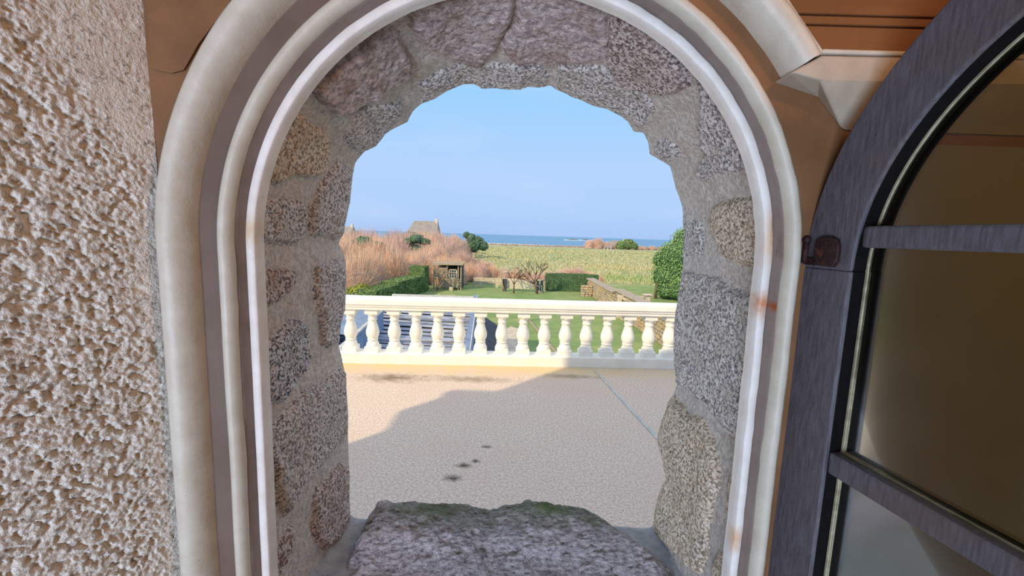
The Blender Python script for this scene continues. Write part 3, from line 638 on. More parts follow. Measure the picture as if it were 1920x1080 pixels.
def blob_mesh(R_, H_, seed=0, nu=28, nv=14, amp=.18, z0=0.0, k=.8):
    u = np.linspace(0, 2*PI, nu); v = np.linspace(0.02, PI*.62, nv); U_, V_ = np.meshgrid(u, v, indexing='ij')
    P = np.stack([np.sin(V_)*np.cos(U_), np.sin(V_)*np.sin(U_), np.cos(V_)], -1).reshape(-1, 3); d = 1+amp*fbm(P+seed, 2.2, 3, seed)
    P = P*d[:, None]*k; P = P*np.array([R_, R_, H_]); P[:, 2] = np.maximum(P[:, 2], 0)+z0
    return npmesh('core', P, gridfaces(nu, nv)[:, ::-1])
twm = [twig_mesh(3600, 2.3, 4.4, .030, 1), twig_mesh(3600, 2.1, 4.2, .032, 2), twig_mesh(3200, 2.6, 4.0, .030, 3)]
cor = [blob_mesh(2.3, 4.4, 1, k=.70), blob_mesh(2.1, 4.2, 2, k=.70), blob_mesh(2.6, 4.0, 3, k=.70)]
protos = {}
def shrub(name, loc, s, kind, mi, label, cat, group=None, sz=None, rz=None):
    e_ = empty(name, loc, rz if rz is not None else random.random()*6, label=label, cat=cat, group=group); e_.scale = (s, s, sz or s)
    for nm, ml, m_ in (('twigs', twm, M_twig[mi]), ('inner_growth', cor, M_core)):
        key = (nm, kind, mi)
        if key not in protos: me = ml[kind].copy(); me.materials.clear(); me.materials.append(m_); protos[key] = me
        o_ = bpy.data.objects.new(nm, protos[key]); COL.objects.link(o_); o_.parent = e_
    return e_
GT = 'rust coloured leafless shrubs of the big thicket left of the field'
rows = 0
for y in (28.5, 31.5, 34.5, 38, 42, 46.5, 51, 56, 62, 69, 77, 86, 96):
    xr_ = -9.3 if y < 30 else -9.2 if y < 36 else -8.2+.3*random.random() if y < 60 else -8.3-.01*(y-60)
    for j in range(4 if y < 60 else 3):
        x = xr_-1.2-j*3.3+random.uniform(-.5, .5)
        if x < -.46*y-2: continue
        s_ = random.uniform(.98, 1.15) if j else random.uniform(.80, .95)
        shrub('tamarisk_shrub', (x, y+random.uniform(-.6, .6), G), s_*(1.08 if y > 44 else 1), random.randrange(3), 0 if y < 40 else random.choice((0, 1, 1, 2)),
              'leafless rust coloured shrub in the big thicket left of the field', 'shrub', GT); rows += 1
GB = 'low brown bramble shrubs along the garden end'
for k in range(9):
    x = -6.6+k*1.15; shrub('bramble_shrub', (x, 40.5+random.uniform(-.4, .8), G), .62-.045*k, k % 3, 1 if k % 2 else 0, 'low leafless reddish bramble mound between the shed and the field', 'shrub', GB)
for k in range(4): shrub('bramble_shrub', (-5.6+k*1.0, 45+k*.5, G), .72-.1*k, k % 3, 1, 'low leafless reddish bramble mound between the shed and the field', 'shrub', GB)
for k in range(7): shrub('bramble_shrub', (2.2+k*.95, 38.5+random.uniform(-.3, .3), G), [.34, .40, .44, .50, .54, .46, .36][k], k % 3, 1 if k < 5 else 0, 'low leafless brown bramble mound behind the dark clipped hedge', 'shrub', 'brown brambles behind the dark hedge', sz=[.34, .40, .44, .50, .54, .46, .36][k]*.95)
for k in range(3): shrub('olive_shrub', (-6.6+k*.7, 37.5+k*.3, G), .60, k, 0, 'straw coloured shrub rising behind the garden shed', 'shrub', 'straw shrubs behind the shed')
for (x, y, s_) in ((-17.5, 84, 1.12), (-20, 90, 1.2), (-15.5, 80, 1.02)): shrub('tall_shrub', (x, y, G), .8, 0, 2, 'tall thin bare shrub poking up in front of the grey roofed house', 'shrub', 'tall bare shrubs before the house', sz=s_*1.1)
# far brambles at the field's end
for k in range(34):
    x = -14+k*1.55; shrub('far_bramble', (x, 182+random.uniform(-1, 1), G-.4), .55, k % 3, 2, 'low grey brown bramble at the far edge of the field before the sea', 'shrub', 'brambles along the far field edge', sz=.30)
for k in range(12):
    x = 40+k*3.2; shrub('far_bramble', (x, 178+random.uniform(-2, 2), G), .95, k % 3, 2 if k % 2 else 1, 'grey brown bramble at the far right edge of the field', 'shrub', 'brambles along the far right field edge', sz=.45)
for (x, s_, z_) in ((31.5, 1.3, .9), (34.8, 1.5, 1.15), (38.4, 1.2, .8)): shrub('far_thicket_shrub', (x, 174, G), s_, 0, 1, 'purplish leafless shrub in the far clump before the sea', 'shrub', 'purplish far clump on the horizon', sz=z_)

def leaf_cards(P, Nn, size, seed=0, jit=.5):
    r = np.random.default_rng(seed); n = len(P); N_ = Nn+r.normal(0, jit, (n, 3)); N_ /= np.linalg.norm(N_, axis=1)[:, None]
    a_ = np.cross(N_, r.normal(0, 1, (n, 3))); a_ /= np.linalg.norm(a_, axis=1)[:, None]+1e-9; b__ = np.cross(N_, a_); s_ = (size*(.6+.8*r.random(n)))[:, None]
    V = np.stack([P-a_*s_, P+b__*s_*.45, P+a_*s_, P-b__*s_*.45], 1).reshape(-1, 3); return V, np.arange(4*n).reshape(-1, 4)
def lumps(centres, n, size, seed, jit=.5):
    r = np.random.default_rng(seed); Ps, Ns = [], []; vol = np.array([c[3]**2 for c in centres]); cnt = (n*vol/vol.sum()).astype(int)
    for (cx_, cy_, cz_, R_, *sq), m_ in zip(centres, cnt):
        d = r.normal(0, 1, (m_, 3)); d /= np.linalg.norm(d, axis=1)[:, None]; d[:, 2] = np.where(d[:, 2] < -.5, -d[:, 2], d[:, 2])
        q = R_*(.82+.22*r.random(m_))*(1+.10*fbm(d+cx_, 3, 2, seed)); P = d*q[:, None]; P[:, 2] *= (sq[0] if sq else 1); Ps.append(P+np.array([cx_, cy_, cz_])); Ns.append(d)
    return leaf_cards(np.concatenate(Ps), np.concatenate(Ns), size, seed, jit)
def corelumps(centres, k=.84):
    m_ = MB()
    for i, (cx_, cy_, cz_, R_, *sq) in enumerate(centres):
        pr = [(max(.001, R_*k*math.sin(t_)), R_*k*math.cos(t_)*(sq[0] if sq else 1)) for t_ in np.linspace(0.01, PI-.01, 9)]; m_.lathe(pr, (cx_, cy_, cz_), 14)
    return m_
def leafy(name, loc, centres, n, size, m_, label, cat, seed=0, group=None, trunk=None):
    e_ = empty(name, loc, label=label, cat=cat, group=group); V, F_ = lumps(centres, n, size, seed); npo('foliage', V, F_, m_, e_, smooth=False)
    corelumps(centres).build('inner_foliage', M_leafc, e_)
    if trunk: MB().tube([(0, 0, 0), (0, 0, trunk)], [.12, .07], 8).build('trunk', M_barkd, e_)
    return e_
# big leafy tree at the right edge
cc = [(2.0, .5, 2.0, 2.0), (3.2, 1.2, 3.3, 2.0), (1.3, 0, 3.1, 1.5), (2.3, .4, 4.4, 1.3), (.9, .2, 1.7, 1.3), (3.6, .5, 4.7, 1.4), (1.6, -.6, .9, 1.1), (3.3, -.3, 1.5, 1.7), (.4, .6, 3.0, .7), (2.9, -.2, 5.3, .8), (2.6, -1.0, .7, 1.0), (.7, -.2, .7, .8), (1.2, .2, 2.3, 1.4)]
leafy('leafy_tree', (11.3, 32.6, G), cc, 24000, .07, M_leaft, 'bright green leafy tree at the right edge of the opening', 'tree', 5, trunk=2)
# bushes on the horizon
cc = [(0, 0, 1.6, 2.3), (2.6, 0, 2.2, 2.4), (5.0, 0, 1.6, 2.0), (3.6, 0, 3.0, 1.6)]
leafy('round_bush', (45.0, 176, G-.4), cc, 2500, .30, M_leafm, 'round green bush on the horizon right of the far cottages', 'bush', 6)
cc = [(0, 0, 3.6, 1.0), (-.9, 0, 4.2, .7), (1.3, 0, 3.0, 1.1), (2.3, 0, 2.2, 1.0), (.4, 0, 2.2, 1.4)]
leafy('coastal_pine', (-8.0, 80, G), cc, 2600, .16, M_leafg, 'grey green coastal tree at the end of the thicket before the sea', 'tree', 7, trunk=3)
for x, y, s_, z_ in ((-14.2, 40, 1.0, 3.9), (-11.6, 50, .9, 4.2), (-22.5, 60, 1.2, 4.2), (-18.0, 74, 1.2, 4.4)):
    leafy('evergreen_bush', (x, y, G), [(0, 0, z_-.5, s_, .6), (1.1*s_, .3, z_-.8, s_*.8, .6), (-1.0*s_, .2, z_-.8, s_*.8, .6), (0, 0, z_-2, s_*.9)], 1500, .13, M_leafg, 'grey green evergreen bush showing above the top of the rust coloured thicket', 'bush', 8, 'evergreen bushes in the thicket top')

def hedge(name, x0, x1, y0, y1, h_, m_, label, skew=0, z0=G, n=9000, size=.06, seed=0):
    """clipped hedge box; skew shifts x with y"""
    e_ = empty(name, ((x0+x1)/2, (y0+y1)/2, z0), label=label, cat='hedge'); r = np.random.default_rng(seed); A = [(x1-x0)*(y1-y0), (x1-x0)*h_, (y1-y0)*h_, (y1-y0)*h_]; A = np.array(A)/sum(A)
    k = r.choice(4, n, p=A); u, v = r.random(n), r.random(n); P = np.zeros((n, 3)); Nn = np.zeros((n, 3))
    L_, W_ = x1-x0, y1-y0
    P[:, 0] = np.select([k == 0, k == 1, k == 2, k == 3], [u*L_, u*L_, 0*u, L_+0*u])-L_/2; P[:, 1] = np.select([k == 0, k == 1, k == 2, k == 3], [v*W_, 0*v, v*W_, v*W_])-W_/2
    P[:, 2] = np.select([k == 0], [h_+0*u], np.where(k == 1, v, u)*h_); Nn[:, 2] = k == 0; Nn[:, 1] = (k == 1)*-1.; Nn[:, 0] = (k == 3)*1.-(k == 2)*1.
    P += Nn*(fbm(P+seed, 1.3, 2, seed)*.07+r.normal(0, .012, n))[:, None]; P[:, 0] += skew*(P[:, 1])
    V, F_ = leaf_cards(P, Nn, size, seed, .45); npo('foliage', V, F_, m_, e_, smooth=False)
    a_ = .03; q = [(-L_/2+a_, -W_/2+a_), (L_/2-a_, -W_/2+a_), (L_/2-a_, W_/2-a_), (-L_/2+a_, W_/2-a_)]; q = [(x+skew*y, y) for x, y in q]
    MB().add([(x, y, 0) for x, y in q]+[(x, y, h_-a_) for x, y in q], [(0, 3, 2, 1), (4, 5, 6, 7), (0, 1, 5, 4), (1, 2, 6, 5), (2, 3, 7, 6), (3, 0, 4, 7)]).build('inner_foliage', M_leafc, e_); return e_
hedge('clipped_hedge', 2.88, 7.3, 35.2, 36.1, 1.44, M_leafd, 'dark green clipped hedge across the end of the lawn', seed=1, n=14000, size=.05)
hedge('clipped_hedge', -8.9, -7.75, 24.2, 27.2, 1.12, M_leafm, 'nearest clipped green hedge block at the left of the lawn', skew=.10, seed=2)
hedge('clipped_hedge', -8.4, -7.2, 27.25, 31.9, 1.28, M_leafm, 'long clipped green hedge block with a stepped top, middle of the left row', skew=.13, seed=3, n=12000)
hedge('clipped_hedge', -7.9, -6.75, 31.95, 33.6, 1.95, M_leafm, 'tallest clipped green hedge block, beside the shed', seed=4)
leafy('golden_bush', (-9.1, 25.1, G), [(0, 0, .8, .75, .8), (.5, -.3, .6, .6, .8), (-.6, .1, .7, .6, .8)], 3000, .05, M_leafy, 'yellow green rounded bush at the left above the rail', 'bush', 11)

def tree_branches(mbs, p, d, L_, r_, dep, rnd, spread=.55):
    q = p+d*L_; mbs.tube([p, (p+q)/2+Vector((rnd.uniform(-.05, .05), 0, rnd.uniform(-.03, .05)))*L_, q], [r_, r_*.85, r_*.65], 5)
    if dep == 0: return
    for _ in range(3 if dep > 1 else 2):
        n = (d+Vector((rnd.gauss(0, spread), rnd.gauss(0, spread*.7), rnd.gauss(.05, spread*.6)))).normalized(); tree_branches(mbs, q, n, L_*rnd.uniform(.62, .85), r_*.62, dep-1, rnd, spread)
def bare(name, loc, dirs, L_, r_, dep, seed, label, m_=M_barkd, th=None):
    e_ = empty(name, loc, label=label, cat='tree'); rnd = random.Random(seed); o_ = MB()
    if th: o_.tube([(0, 0, 0), (th[0]*.5, 0, th[1]*.5), (th[0], 0, th[1])], [r_*1.8, r_*1.5, r_*1.3], 8); st_ = Vector((th[0], 0, th[1]))
    else: st_ = Vector((0, 0, 0))
    o_.build('trunk', m_, e_) if th else None
    b_m = MB()
    for d in dirs: tree_branches(b_m, st_, Vector(d).normalized(), L_, r_, dep, rnd)
    b_m.build('branches', m_, e_); return e_
bare('fruit_tree', (2.05, 33.3, G), ((-.9, 0, .6), (-.45, .1, .9), (.1, 0, 1), (.5, .1, .9), (-.75, -.2, .35)), .75, .055, 3, 5, 'bare spreading fruit tree in front of the white boards', th=(-.25, .75))
bare('small_tree', (.15, 33.2, G), ((-.5, 0, .9), (.5, 0, .8), (0, 0, 1)), .5, .04, 3, 8, 'small bare tree left of the spreading fruit tree', th=(0, .7))
bare('leaning_tree', (-5.95, 32.9, G), ((.15, 0, 1), (.35, 0, .95), (.55, 0, .85), (-.1, 0, 1)), .9, .045, 2, 9, 'bare many stemmed tree leaning before the shed', M_bark)
# heap of pale prunings behind the rail
tm = twig_mesh(700, 1.5, .8, .035, 12); tm.materials.append(M_bark)
o = obj('brush_heap', tm); o.location = (-5.0, 24.5, G+.1); tag(o, 'heap of pale bare twigs just above the balustrade rail', 'brushwood')
tm = twig_mesh(900, 1.2, 1.1, .022, 13); tm.materials.append(M_straw[0])
o = obj('dry_plants', tm); o.location = (-3.9, 25.6, G); tag(o, 'patch of dry straw coloured plants beside the brushwood heap', 'plants')

# ================================================================ GARDEN STRUCTURES
sh = empty('garden_shed', (-5.3, 34.5, G), label='old weathered timber garden shed with a small paned window', cat='shed'); SO = (-5.3, 34.5, G)
for k in range(5): MB(SO).box((-5.75+.02*(k % 2), 34.0, G+.18+k*.155), (-4.28, 34.04+.01*(k % 3), G+.31+k*.155)).build('plank', M_wood, sh)
for k in range(4): MB(SO).box((-6.35, 34.02, G+1.02+k*.2), (-5.3, 34.05+.01*(k % 2), G+1.19+k*.2)).build('plank', M_wood, sh)
MB(SO).box((-5.28, 34.05, G+.95), (-4.48, 34.09, G+1.70)).build('back_panel', M_woodd, sh)
for k in range(7): MB(SO).box((-4.24, 34.05+k*.27, G+.05), (-4.20, 34.29+k*.27, G+2.0)).build('side_plank', M_woodd, sh)  # flank turned from the sun: its shade is put into darker planks
for x in (-6.4, -5.33, -4.42, -4.2): MB(SO).box((x-.05, 33.95, G), (x+.05, 34.05, G+2.0)).build('post', M_wood, sh)
wf = MB(SO)
wf.box((-5.2, 33.97, G+.95), (-4.52, 34.02, G+1.0)).box((-5.2, 33.97, G+1.62), (-4.52, 34.02, G+1.68)).box((-5.2, 33.97, G+.95), (-5.13, 34.02, G+1.68)).box((-4.59, 33.97, G+.95), (-4.52, 34.02, G+1.68))
wf.box((-4.98, 33.98, G+1.0), (-4.95, 34.01, G+1.62)).box((-4.78, 33.98, G+1.0), (-4.75, 34.01, G+1.62)).box((-5.13, 33.98, G+1.19), (-4.59, 34.01, G+1.22)).box((-5.13, 33.98, G+1.4), (-4.59, 34.01, G+1.43))
wf = wf.build('window', M_whitew, sh)
MB(SO).box((-5.15, 34.015, G+.98), (-4.56, 34.03, G+1.65)).build('pane', M_pane, wf)
for k in range(4): MB(SO).bar((-6.5, 33.8+k*.6, G+2.05+.03*k), (-4.0, 33.8+k*.6, G+2.1+.03*k), .12, .1).build('roof_beam', M_wood, sh)
MB(SO).box((-6.5, 33.75, G+2.1), (-4.05, 36.1, G+2.16)).build('roof', M_wood, sh)
MB(SO).box((-6.4, 35.9, G), (-4.2, 35.95, G+2.0)).build('rear_wall', M_woodd, sh)
cb = empty('concrete_block', (-5.0, 33.4, G), label='pale concrete block lying in front of the shed', cat='block'); MB((-5, 33.4, G)).box((-5.05, 33.3, G), (-4.75, 33.6, G+.28)).build('block_body', M_conc, cb, bevel=.02)
# low wall and bench rails at the garden end
lw = empty('low_wall', (-1.7, 38.5, G), label='low pale concrete wall at the end of the lawn beneath the brambles', cat='wall'); LO = (-1.7, 38.5, G)
for k in range(4): MB(LO).box((-3.6+k*1.0, 38.4, G), (-2.62+k*1.0, 38.65, G+.62-.03*(k % 2))).build('block', M_conc, lw, bevel=.015)
bn = empty('low_rail_fence', (-1.9, 36.2, G), label='low wooden rail on short posts in front of the pale wall', cat='fence'); BO = (-1.9, 36.2, G)
for x in (-3.35, -2.75, -1.30): MB(BO).box((x-.1, 36.1, G), (x+.1, 36.3, G+.42)).build('post', M_conc, bn, bevel=.01)
MB(BO).box((-3.4, 36.14, G+.42), (-.9, 36.24, G+.48)).build('rail', M_wood, bn)
# pergola with whitewashed boards
pg = empty('pergola', (.6, 34.0, G), label='rickety white pergola frame with whitewashed boards', cat='pergola'); PO = (.6, 34, G)
MB(PO).bar((-.80, 34, G), (-.86, 34, G+1.75), .08).build('post', M_wood, pg); MB(PO).bar((-.62, 34, G), (-1.02, 34, G+1.5), .06).build('brace', M_wood, pg)
MB(PO).bar((-.75, 34, G+1.62), (1.0, 34, G+1.66), .07).build('top_beam', M_whitew, pg)
for k in range(4): MB(PO).box((-.5, 34.3, G+.22+k*.2), (1.75, 34.34, G+.39+k*.2)).build('board', M_whitew, pg)
MB(PO).box((-.78, 34.05, G+.05), (-.45, 34.3, G+1.0)).build('side_board', M_woodd, pg)
gf = empty('old_window_frame', (2.25, 34, G), label='old pale window frame leaning by the dark hedge', cat='frame'); GO = (2.25, 34, G); m_ = MB(GO)
m_.box((1.92, 33.98, G), (1.98, 34.04, G+1.05)).box((2.52, 33.98, G), (2.58, 34.04, G+1.05)).box((2.22, 33.98, G), (2.27, 34.04, G+1.0)).box((1.92, 33.98, G+.98), (2.58, 34.04, G+1.05)).box((1.92, 33.98, G), (2.58, 34.04, G+.07)).box((1.92, 33.98, G+.5), (2.58, 34.04, G+.55))
m_.build('frame', M_whitew, gf); MB(GO).box((1.97, 34.0, G+.05), (2.53, 34.015, G+1.0)).build('pane', M_pane, gf)
tag(MB().bar((2.45, 33.7, G), (2.28, 33.95, G+1.12), .13, .03, up=(1, 0, 0)).build('green_plank', M_greenp), 'pale green plank leaning on the old window frame', 'plank')
tag(MB().bar((2.62, 33.9, G), (2.68, 33.9, G+1.62), .09).build('gate_post', M_wood), 'grey wooden post at the left end of the dark hedge', 'post')
# clothes post, path edging, paved patch
p1 = atZ(973, 606, G); tag(MB().tube([(p1[0], p1[1], G), (p1[0], p1[1], G+1.15), (p1[0], p1[1], G+1.28)], [.07, .055, .012], 8).build('white_post', M_whitew), 'pointed white post standing on the lawn behind the rail', 'post')
a_ = atZ(990, 600, G); b__ = atZ(1048, 670, G); tag(MB().bar((a_[0], a_[1], G+.05), (b__[0], b__[1], G+.05), .10, .06).build('timber_edging', M_wood), 'long thin timber lying diagonally on the lawn', 'timber')
pv = [atZ(x, y, G+.04) for x, y in ((944, 690), (985, 690), (984, 622), (958, 612), (940, 624))]
tag(MB().add([(p[0], p[1], G+.06) for p in pv]+[(p[0], p[1], G-.1) for p in pv], [(0, 1, 2, 3, 4), (0, 5, 6, 1), (1, 6, 7, 2), (2, 7, 8, 3), (3, 8, 9, 4), (4, 9, 5, 0)]).build('paved_patch', M_conc), kind='structure', label='grey paved patch beside the outbuilding')

# stone garden wall on the right: individual stones on the face
gw = empty('garden_wall', (6.4, 25, G), label='rough stone garden wall running away along the right side of the lawn', cat='wall'); WO = (6.4, 25, G)
def wx(y): return 6.72-(y-14)*.022
wh = lambda y: 1.15 if y > 25.5 else 1.35
m_ = MB(WO)
for y0, y1 in ((12.5, 20), (20, 26), (26, 34.5)): hh = wh((y0+y1)/2); m_.add([(wx(y0)+.04, y0, G), (wx(y0)+.5, y0, G), (wx(y1)+.5, y1, G), (wx(y1)+.04, y1, G), (wx(y0)+.04, y0, G+hh), (wx(y0)+.5, y0, G+hh), (wx(y1)+.5, y1, G+hh), (wx(y1)+.04, y1, G+hh)],
    [(0, 3, 2, 1), (4, 5, 6, 7), (0, 1, 5, 4), (1, 2, 6, 5), (2, 3, 7, 6), (3, 0, 4, 7)])
m_.build('wall_core', M_wallm, gw)
def rstone(seed):
    r = random.Random(seed); V = []
    for x in (0, 1):
        for y in (-.5, .5):
            for z in (-.5, .5): k = 1 if x else .80; V.append((-x*.12*r.uniform(.6, 1.2), y*k*r.uniform(.86, 1) if x == 0 else y*.78*r.uniform(.8, 1), z*r.uniform(.86, 1) if x == 0 else z*.76*r.uniform(.8, 1)))
    me = bpy.data.meshes.new('stone'); me.from_pydata(V, [], [(0, 1, 3, 2), (4, 6, 7, 5), (0, 4, 5, 1), (2, 3, 7, 6), (0, 2, 6, 4), (1, 5, 7, 3)]); me.materials.append(M_stonew[seed % 2]); return me
rs = [rstone(k) for k in range(8)]; y = 15.4; cnt = 0; z = 0
for row in range(7):
    y = 15.4-random.random()*.4; rh = .185
    while y < 34.2 and cnt < 290:
        ln = random.uniform(.32, .62)*(1+.4*(y > 24))
        if (row+.5)*rh < wh(y)-.02:
            o_ = bpy.data.objects.new('stone', rs[random.randrange(8)]); COL.objects.link(o_); o_.parent = gw; o_.location = (wx(y)+.04-6.4, y+ln/2-25, rh*(row+.5)); o_.scale = (.55, ln*.96, rh*.95); o_.rotation_euler = (random.uniform(-.04, .04), 0, .022); cnt += 1
        y += ln
m_ = MB(WO)
y = 14.5
while y < 34.4:
    ln = random.uniform(.7, 1.1)
    MB(WO).add([(wx(y)-.08, y, G+wh(y)), (wx(y)+.58, y, G+wh(y)), (wx(y)+.58, y+ln*.96, G+wh(y)), (wx(y)-.08, y+ln*.96, G+wh(y))]+[(wx(y)-.06, y, G+wh(y)+.09), (wx(y)+.56, y, G+wh(y)+.11), (wx(y)+.56, y+ln*.96, G+wh(y)+.1), (wx(y)-.06, y+ln*.96, G+wh(y)+.09)],
        [(0, 3, 2, 1), (4, 5, 6, 7), (0, 1, 5, 4), (1, 2, 6, 5), (2, 3, 7, 6), (3, 0, 4, 7)]).build('coping_stone', M_stonew[1], gw); y += ln
# rough stone pier projecting beside the hedge
pr_ = empty('stone_pier', (5.95, 32.6, G), label='stubby dry stone pier jutting from the garden wall by the hedge', cat='pier'); QO = (5.95, 32.6, G)
MB(QO).box((5.45, 32.5, G), (6.26, 33.1, G+.85)).build('core', M_wallm, pr_)
for row in range(5):
    x = 5.4
    while x < 6.2:
        ln = random.uniform(.2, .38); m_ = MB(QO).box((x, 32.4-random.random()*.05, G+row*.18), (min(x+ln*.92, 6.27), 32.6, G+row*.18+.16)).build('stone', M_stonew[(row+int(x*7)) % 2], pr_, bevel=.025); x += ln
# second little balustrade on the wall
sb = empty('stone_balustrade', (7.1, 24, G), label='small old stone balustrade with steps rail behind the garden wall', cat='balustrade'); BO = (7.1, 24, G)
MB(BO).box((6.15, 23.9, G), (6.38, 24.15, G+1.32)).build('post', M_conc, sb, bevel=.02); MB(BO).box((7.72, 23.9, G), (8.0, 24.2, G+1.38)).build('post', M_conc, sb, bevel=.02)
MB(BO).box((7.62, 23.82, G+1.38), (8.1, 24.28, G+1.46)).build('post_cap', M_conc, sb, bevel=.015); MB(BO).box((6.1, 23.92, G+1.26), (7.8, 24.1, G+1.34)).build('rail', M_conc, sb, bevel=.01)
MB(BO).box((6.3, 23.98, G), (7.8, 24.1, G+.75)).build('panel', M_stonew[1], sb)
MB(BO).bar((6.3, 23.7, G+1.25), (7.75, 22.6, G+.62), .10, .09).build('stair_rail', M_conc, sb)
for k in range(6):
    t_ = (k+.5)/6; x = 6.3+1.45*t_; yy = 23.7-1.1*t_; MB(BO).lathe([(.04, 0), (.06, .12), (.035, .3), (.05, .36), (.05, .42)], (x, yy, G+1.2-.63*t_-.42), 8).build('baluster', M_stonew[1], sb)
    MB(BO).box((x-.13, yy-.15, G), (x+.13, yy+.15, G+.8-.63*t_)).build('step', M_conc, sb)

# outbuilding roofs below the terrace
ob = empty('outbuilding', (-2.4, 10, G), label='low outbuilding with corrugated and blue felt roofs below the terrace', cat='building'); OO = (-2.4, 10, G)
def rx(y): return -.86-(y-8.2)*.075
MB(OO).add([(-7, 7.25, -.80), (rx(7.25), 7.25, -.95), (rx(15.2), 15.2, -.95), (-7, 15.2, -.80)], [(0, 1, 2, 3)]).build('roof_underlay', M_slated, ob)
yy_ = 7.3; k = 0
while yy_ < 15.1:
    wd = .29+.04*random.random(); y1_ = yy_+wd; t0 = random.uniform(-.012, .012)
    MB(OO).add([(-7, yy_, -.72+t0), (rx(yy_), yy_, -.87+t0), (rx(y1_), y1_, -.885+t0), (-7, y1_, -.735+t0), (-7, yy_, -.735+t0), (rx(yy_), yy_, -.885+t0), (rx(y1_), y1_, -.92), (-7, y1_, -.77)],
               [(0, 1, 2, 3), (0, 4, 5, 1), (2, 6, 7, 3), (1, 5, 6, 2)]).build('roof_sheet', M_corr, ob); yy_ = y1_+.12
for y_ in (9.15, 11.6): MB(OO).box((-7.0, y_, -.80), (rx(y_), y_+.10, -.765)).build('batten', M_corr, ob, bevel=.01)
MB(OO).box((-6.9, 7.3, G), (-1.0, 15.0, -.9)).build('outbuilding_wall', M_ext, ob)
A_ = atZ(662, 632, -.35); B_ = atZ(719, 581, -.35)
MB(OO).add([(A_[0], A_[1], -.35), (B_[0], B_[1], -.35), (B_[0]-2.6, B_[1]+.6, .05), (A_[0]-2.6, A_[1]+.4, .05)], [(0, 1, 2, 3)]).build('felt_roof', M_slateb, ob)
dd = Vector((B_[0]-A_[0], B_[1]-A_[1], 0))
MB(OO).add([(A_[0]-dd.x*.5, A_[1]-dd.y*.5, -.35), (B_[0], B_[1], -.35), (B_[0], B_[1], -1.3), (A_[0]-dd.x*.5, A_[1]-dd.y*.5, -1.3)], [(0, 1, 2, 3)]).build('felt_wall', M_slateb, ob)
for k in range(1, 6):
    p = Vector((A_[0], A_[1], -.345))+dd*(k/5.5); MB(OO).bar(p, p+Vector((-2.6, .5, .41)), .05, .03).build('roof_seam', M_slateb, ob)
for k in range(1, 5):
    z_ = -.35-.17*k; MB(OO).bar((A_[0]-dd.x*.5, A_[1]-dd.y*.5-.01, z_), (B_[0], B_[1]-.01, z_), .012, .02).build('wall_seam', M_slateb, ob)
MB(OO).bar((A_[0]-dd.x*.5, A_[1]-dd.y*.5, -.335), (B_[0], B_[1], -.335), .07, .04).build('roof_edge', M_lead, ob)
MB(OO).add([(-.86+.0, 7.3, -.62), (rx(15.4), 15.4, -.62), (rx(15.4)+.16, 15.4, -.66), (-.70, 7.3, -.66), (-.86, 7.3, -.95), (rx(15.4), 15.4, -.95), (rx(15.4)+.16, 15.4, -.95), (-.70, 7.3, -.95)],
           [(3, 2, 1, 0), (0, 1, 5, 4), (2, 3, 7, 6), (1, 2, 6, 5), (0, 4, 7, 3), (4, 5, 6, 7)]).build('parapet', M_slateb, ob)
MB(OO).bar((-.74, 7.3, -.63), (rx(15.4)+.13, 15.4, -.63), .025, .03).build('parapet_flashing', M_lead, ob)
MB(OO).box((-4.4, 15.2, -.9), (rx(15.3), 15.35, -.68)).build('far_coping', M_lead, ob)
MB(OO).add([(-.72, 7.3, -.95), (-.12, 7.3, -1.35), (-.45, 13.6, -1.35), (-1.10, 13.6, -.95), (-.12, 7.3, G), (-.45, 13.6, G), (-1.10, 13.6, G)], [(0, 1, 2, 3), (1, 4, 5, 2), (3, 2, 5, 6)]).build('slate_roof', M_slated, ob)

# far houses
def house(loc, L_, D_, hw, hr, label, chim=True, name='house'):
    e_ = empty(name, loc, label=label, cat='house'); MB().box((-L_/2, 0, -.2), (L_/2, D_, hw)).build('wall', M_hwall, e_)
    MB().add([(-L_/2-.2, -.3, hw-.1), (L_/2+.2, -.3, hw-.1), (L_/2+.2, D_+.3, hw-.1), (-L_/2-.2, D_+.3, hw-.1), (-L_/2+hr*.45, D_/2, hw+hr), (L_/2-.1, D_/2, hw+hr)], [(0, 1, 5, 4), (2, 3, 4, 5), (3, 0, 4), (1, 2, 5), (0, 3, 2, 1)]).build('roof', M_hroof, e_)
    if chim: MB().box((L_/2-.9, D_/2-.4, hw+hr*.5), (L_/2-.2, D_/2+.4, hw+hr+.7)).build('chimney', M_hwall, e_)
    for k in (-.25, .2): w_ = MB().box((L_*k-.5, -.06, hw*.35), (L_*k+.5, .02, hw*.75)).build('window', M_whitew, e_); MB().box((L_*k-.4, -.08, hw*.38), (L_*k+.4, -.05, hw*.72)).build('pane', M_pane, w_)
    return e_
house((-25.9, 118, G), 8.6, 6, 3.9, 3.8, 'grey roofed house with a chimney rising behind the thicket')
house((-52.2, 128, G), 5.5, 5, 3.2, 2.4, 'small grey roofed house at the left edge of the view')
house((38.6, 172, G-.6), 3.2, 3, 1.3, 1.7, 'tiny pale cottage left of the two on the horizon', False, 'cottage')
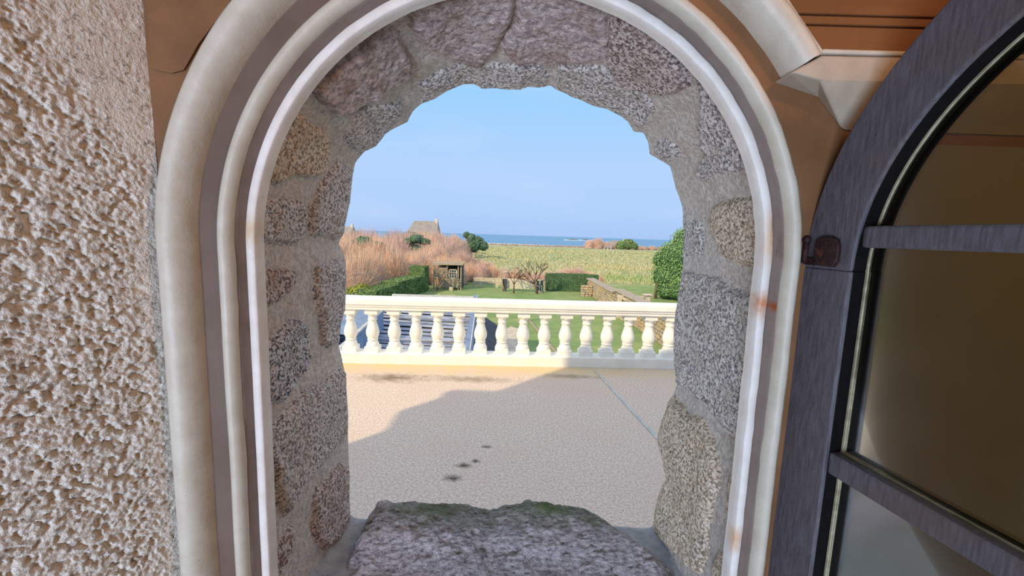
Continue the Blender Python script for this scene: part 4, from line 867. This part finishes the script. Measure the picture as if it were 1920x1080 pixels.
house((44.0, 178, G-.3), 7.0, 3, 1.8, 2.0, 'tiny grey cottage right of the two on the horizon', True, 'cottage')

# labels that single out the shrubs of each group, by row and place
ORD = ['first', 'second', 'third', 'fourth', 'fifth', 'sixth', 'seventh', 'eighth', 'ninth', 'tenth', 'eleventh', 'twelfth', 'thirteenth', 'fourteenth', 'fifteenth', 'sixteenth', 'seventeenth', 'eighteenth', 'nineteenth', 'twentieth']
ORD += ['twenty '+o for o in ORD[:9]]+['thirtieth']+['thirty '+o for o in ORD[:9]]
def things(n): return [o for o in COL.objects if o.name.split('.')[0] == n and not o.parent]
def relabel(n, txt, flt=lambda o: True):
    L_ = sorted([o for o in things(n) if flt(o)], key=lambda o: o.location.x/o.location.y)
    for i, o in enumerate(L_): o['label'] = txt % ORD[i]
ys_ = (28.5, 31.5, 34.5, 38, 42, 46.5, 51, 56, 62, 69, 77, 86, 96)
for r_, y_ in enumerate(ys_):
    L_ = sorted([o for o in things('tamarisk_shrub') if abs(o.location.y-y_) < 1.3], key=lambda o: -o.location.x)
    for i, o in enumerate(L_): o['label'] = 'rust coloured bare thicket shrub, %s row from the front, %s from the right' % (ORD[r_], ORD[i])
relabel('bramble_shrub', 'low reddish bramble mound at the garden end, %s from the left', lambda o: 39.8 < o.location.y < 42 and 'behind the dark' not in o['label'])
relabel('bramble_shrub', 'reddish bramble mound behind the front brambles, %s from the left', lambda o: o.location.y > 44)
relabel('bramble_shrub', 'brown bramble mound behind the dark clipped hedge, %s from the left', lambda o: o.location.y < 39.2)
relabel('olive_shrub', 'straw coloured shrub rising behind the shed, %s from the left')
relabel('tall_shrub', 'tall thin bare shrub before the grey roofed house, %s from the left')
relabel('far_thicket_shrub', 'purplish bare shrub in the far clump on the horizon, %s from the left')
relabel('evergreen_bush', 'grey green evergreen bush above the thicket top, %s from the left')
relabel('far_bramble', 'grey brown bramble along the far field edge before the sea, %s from the left', lambda o: o.location.y > 180.5)
relabel('far_bramble', 'brown bramble right of the far cottages, %s from the left', lambda o: o.location.y < 180.5)
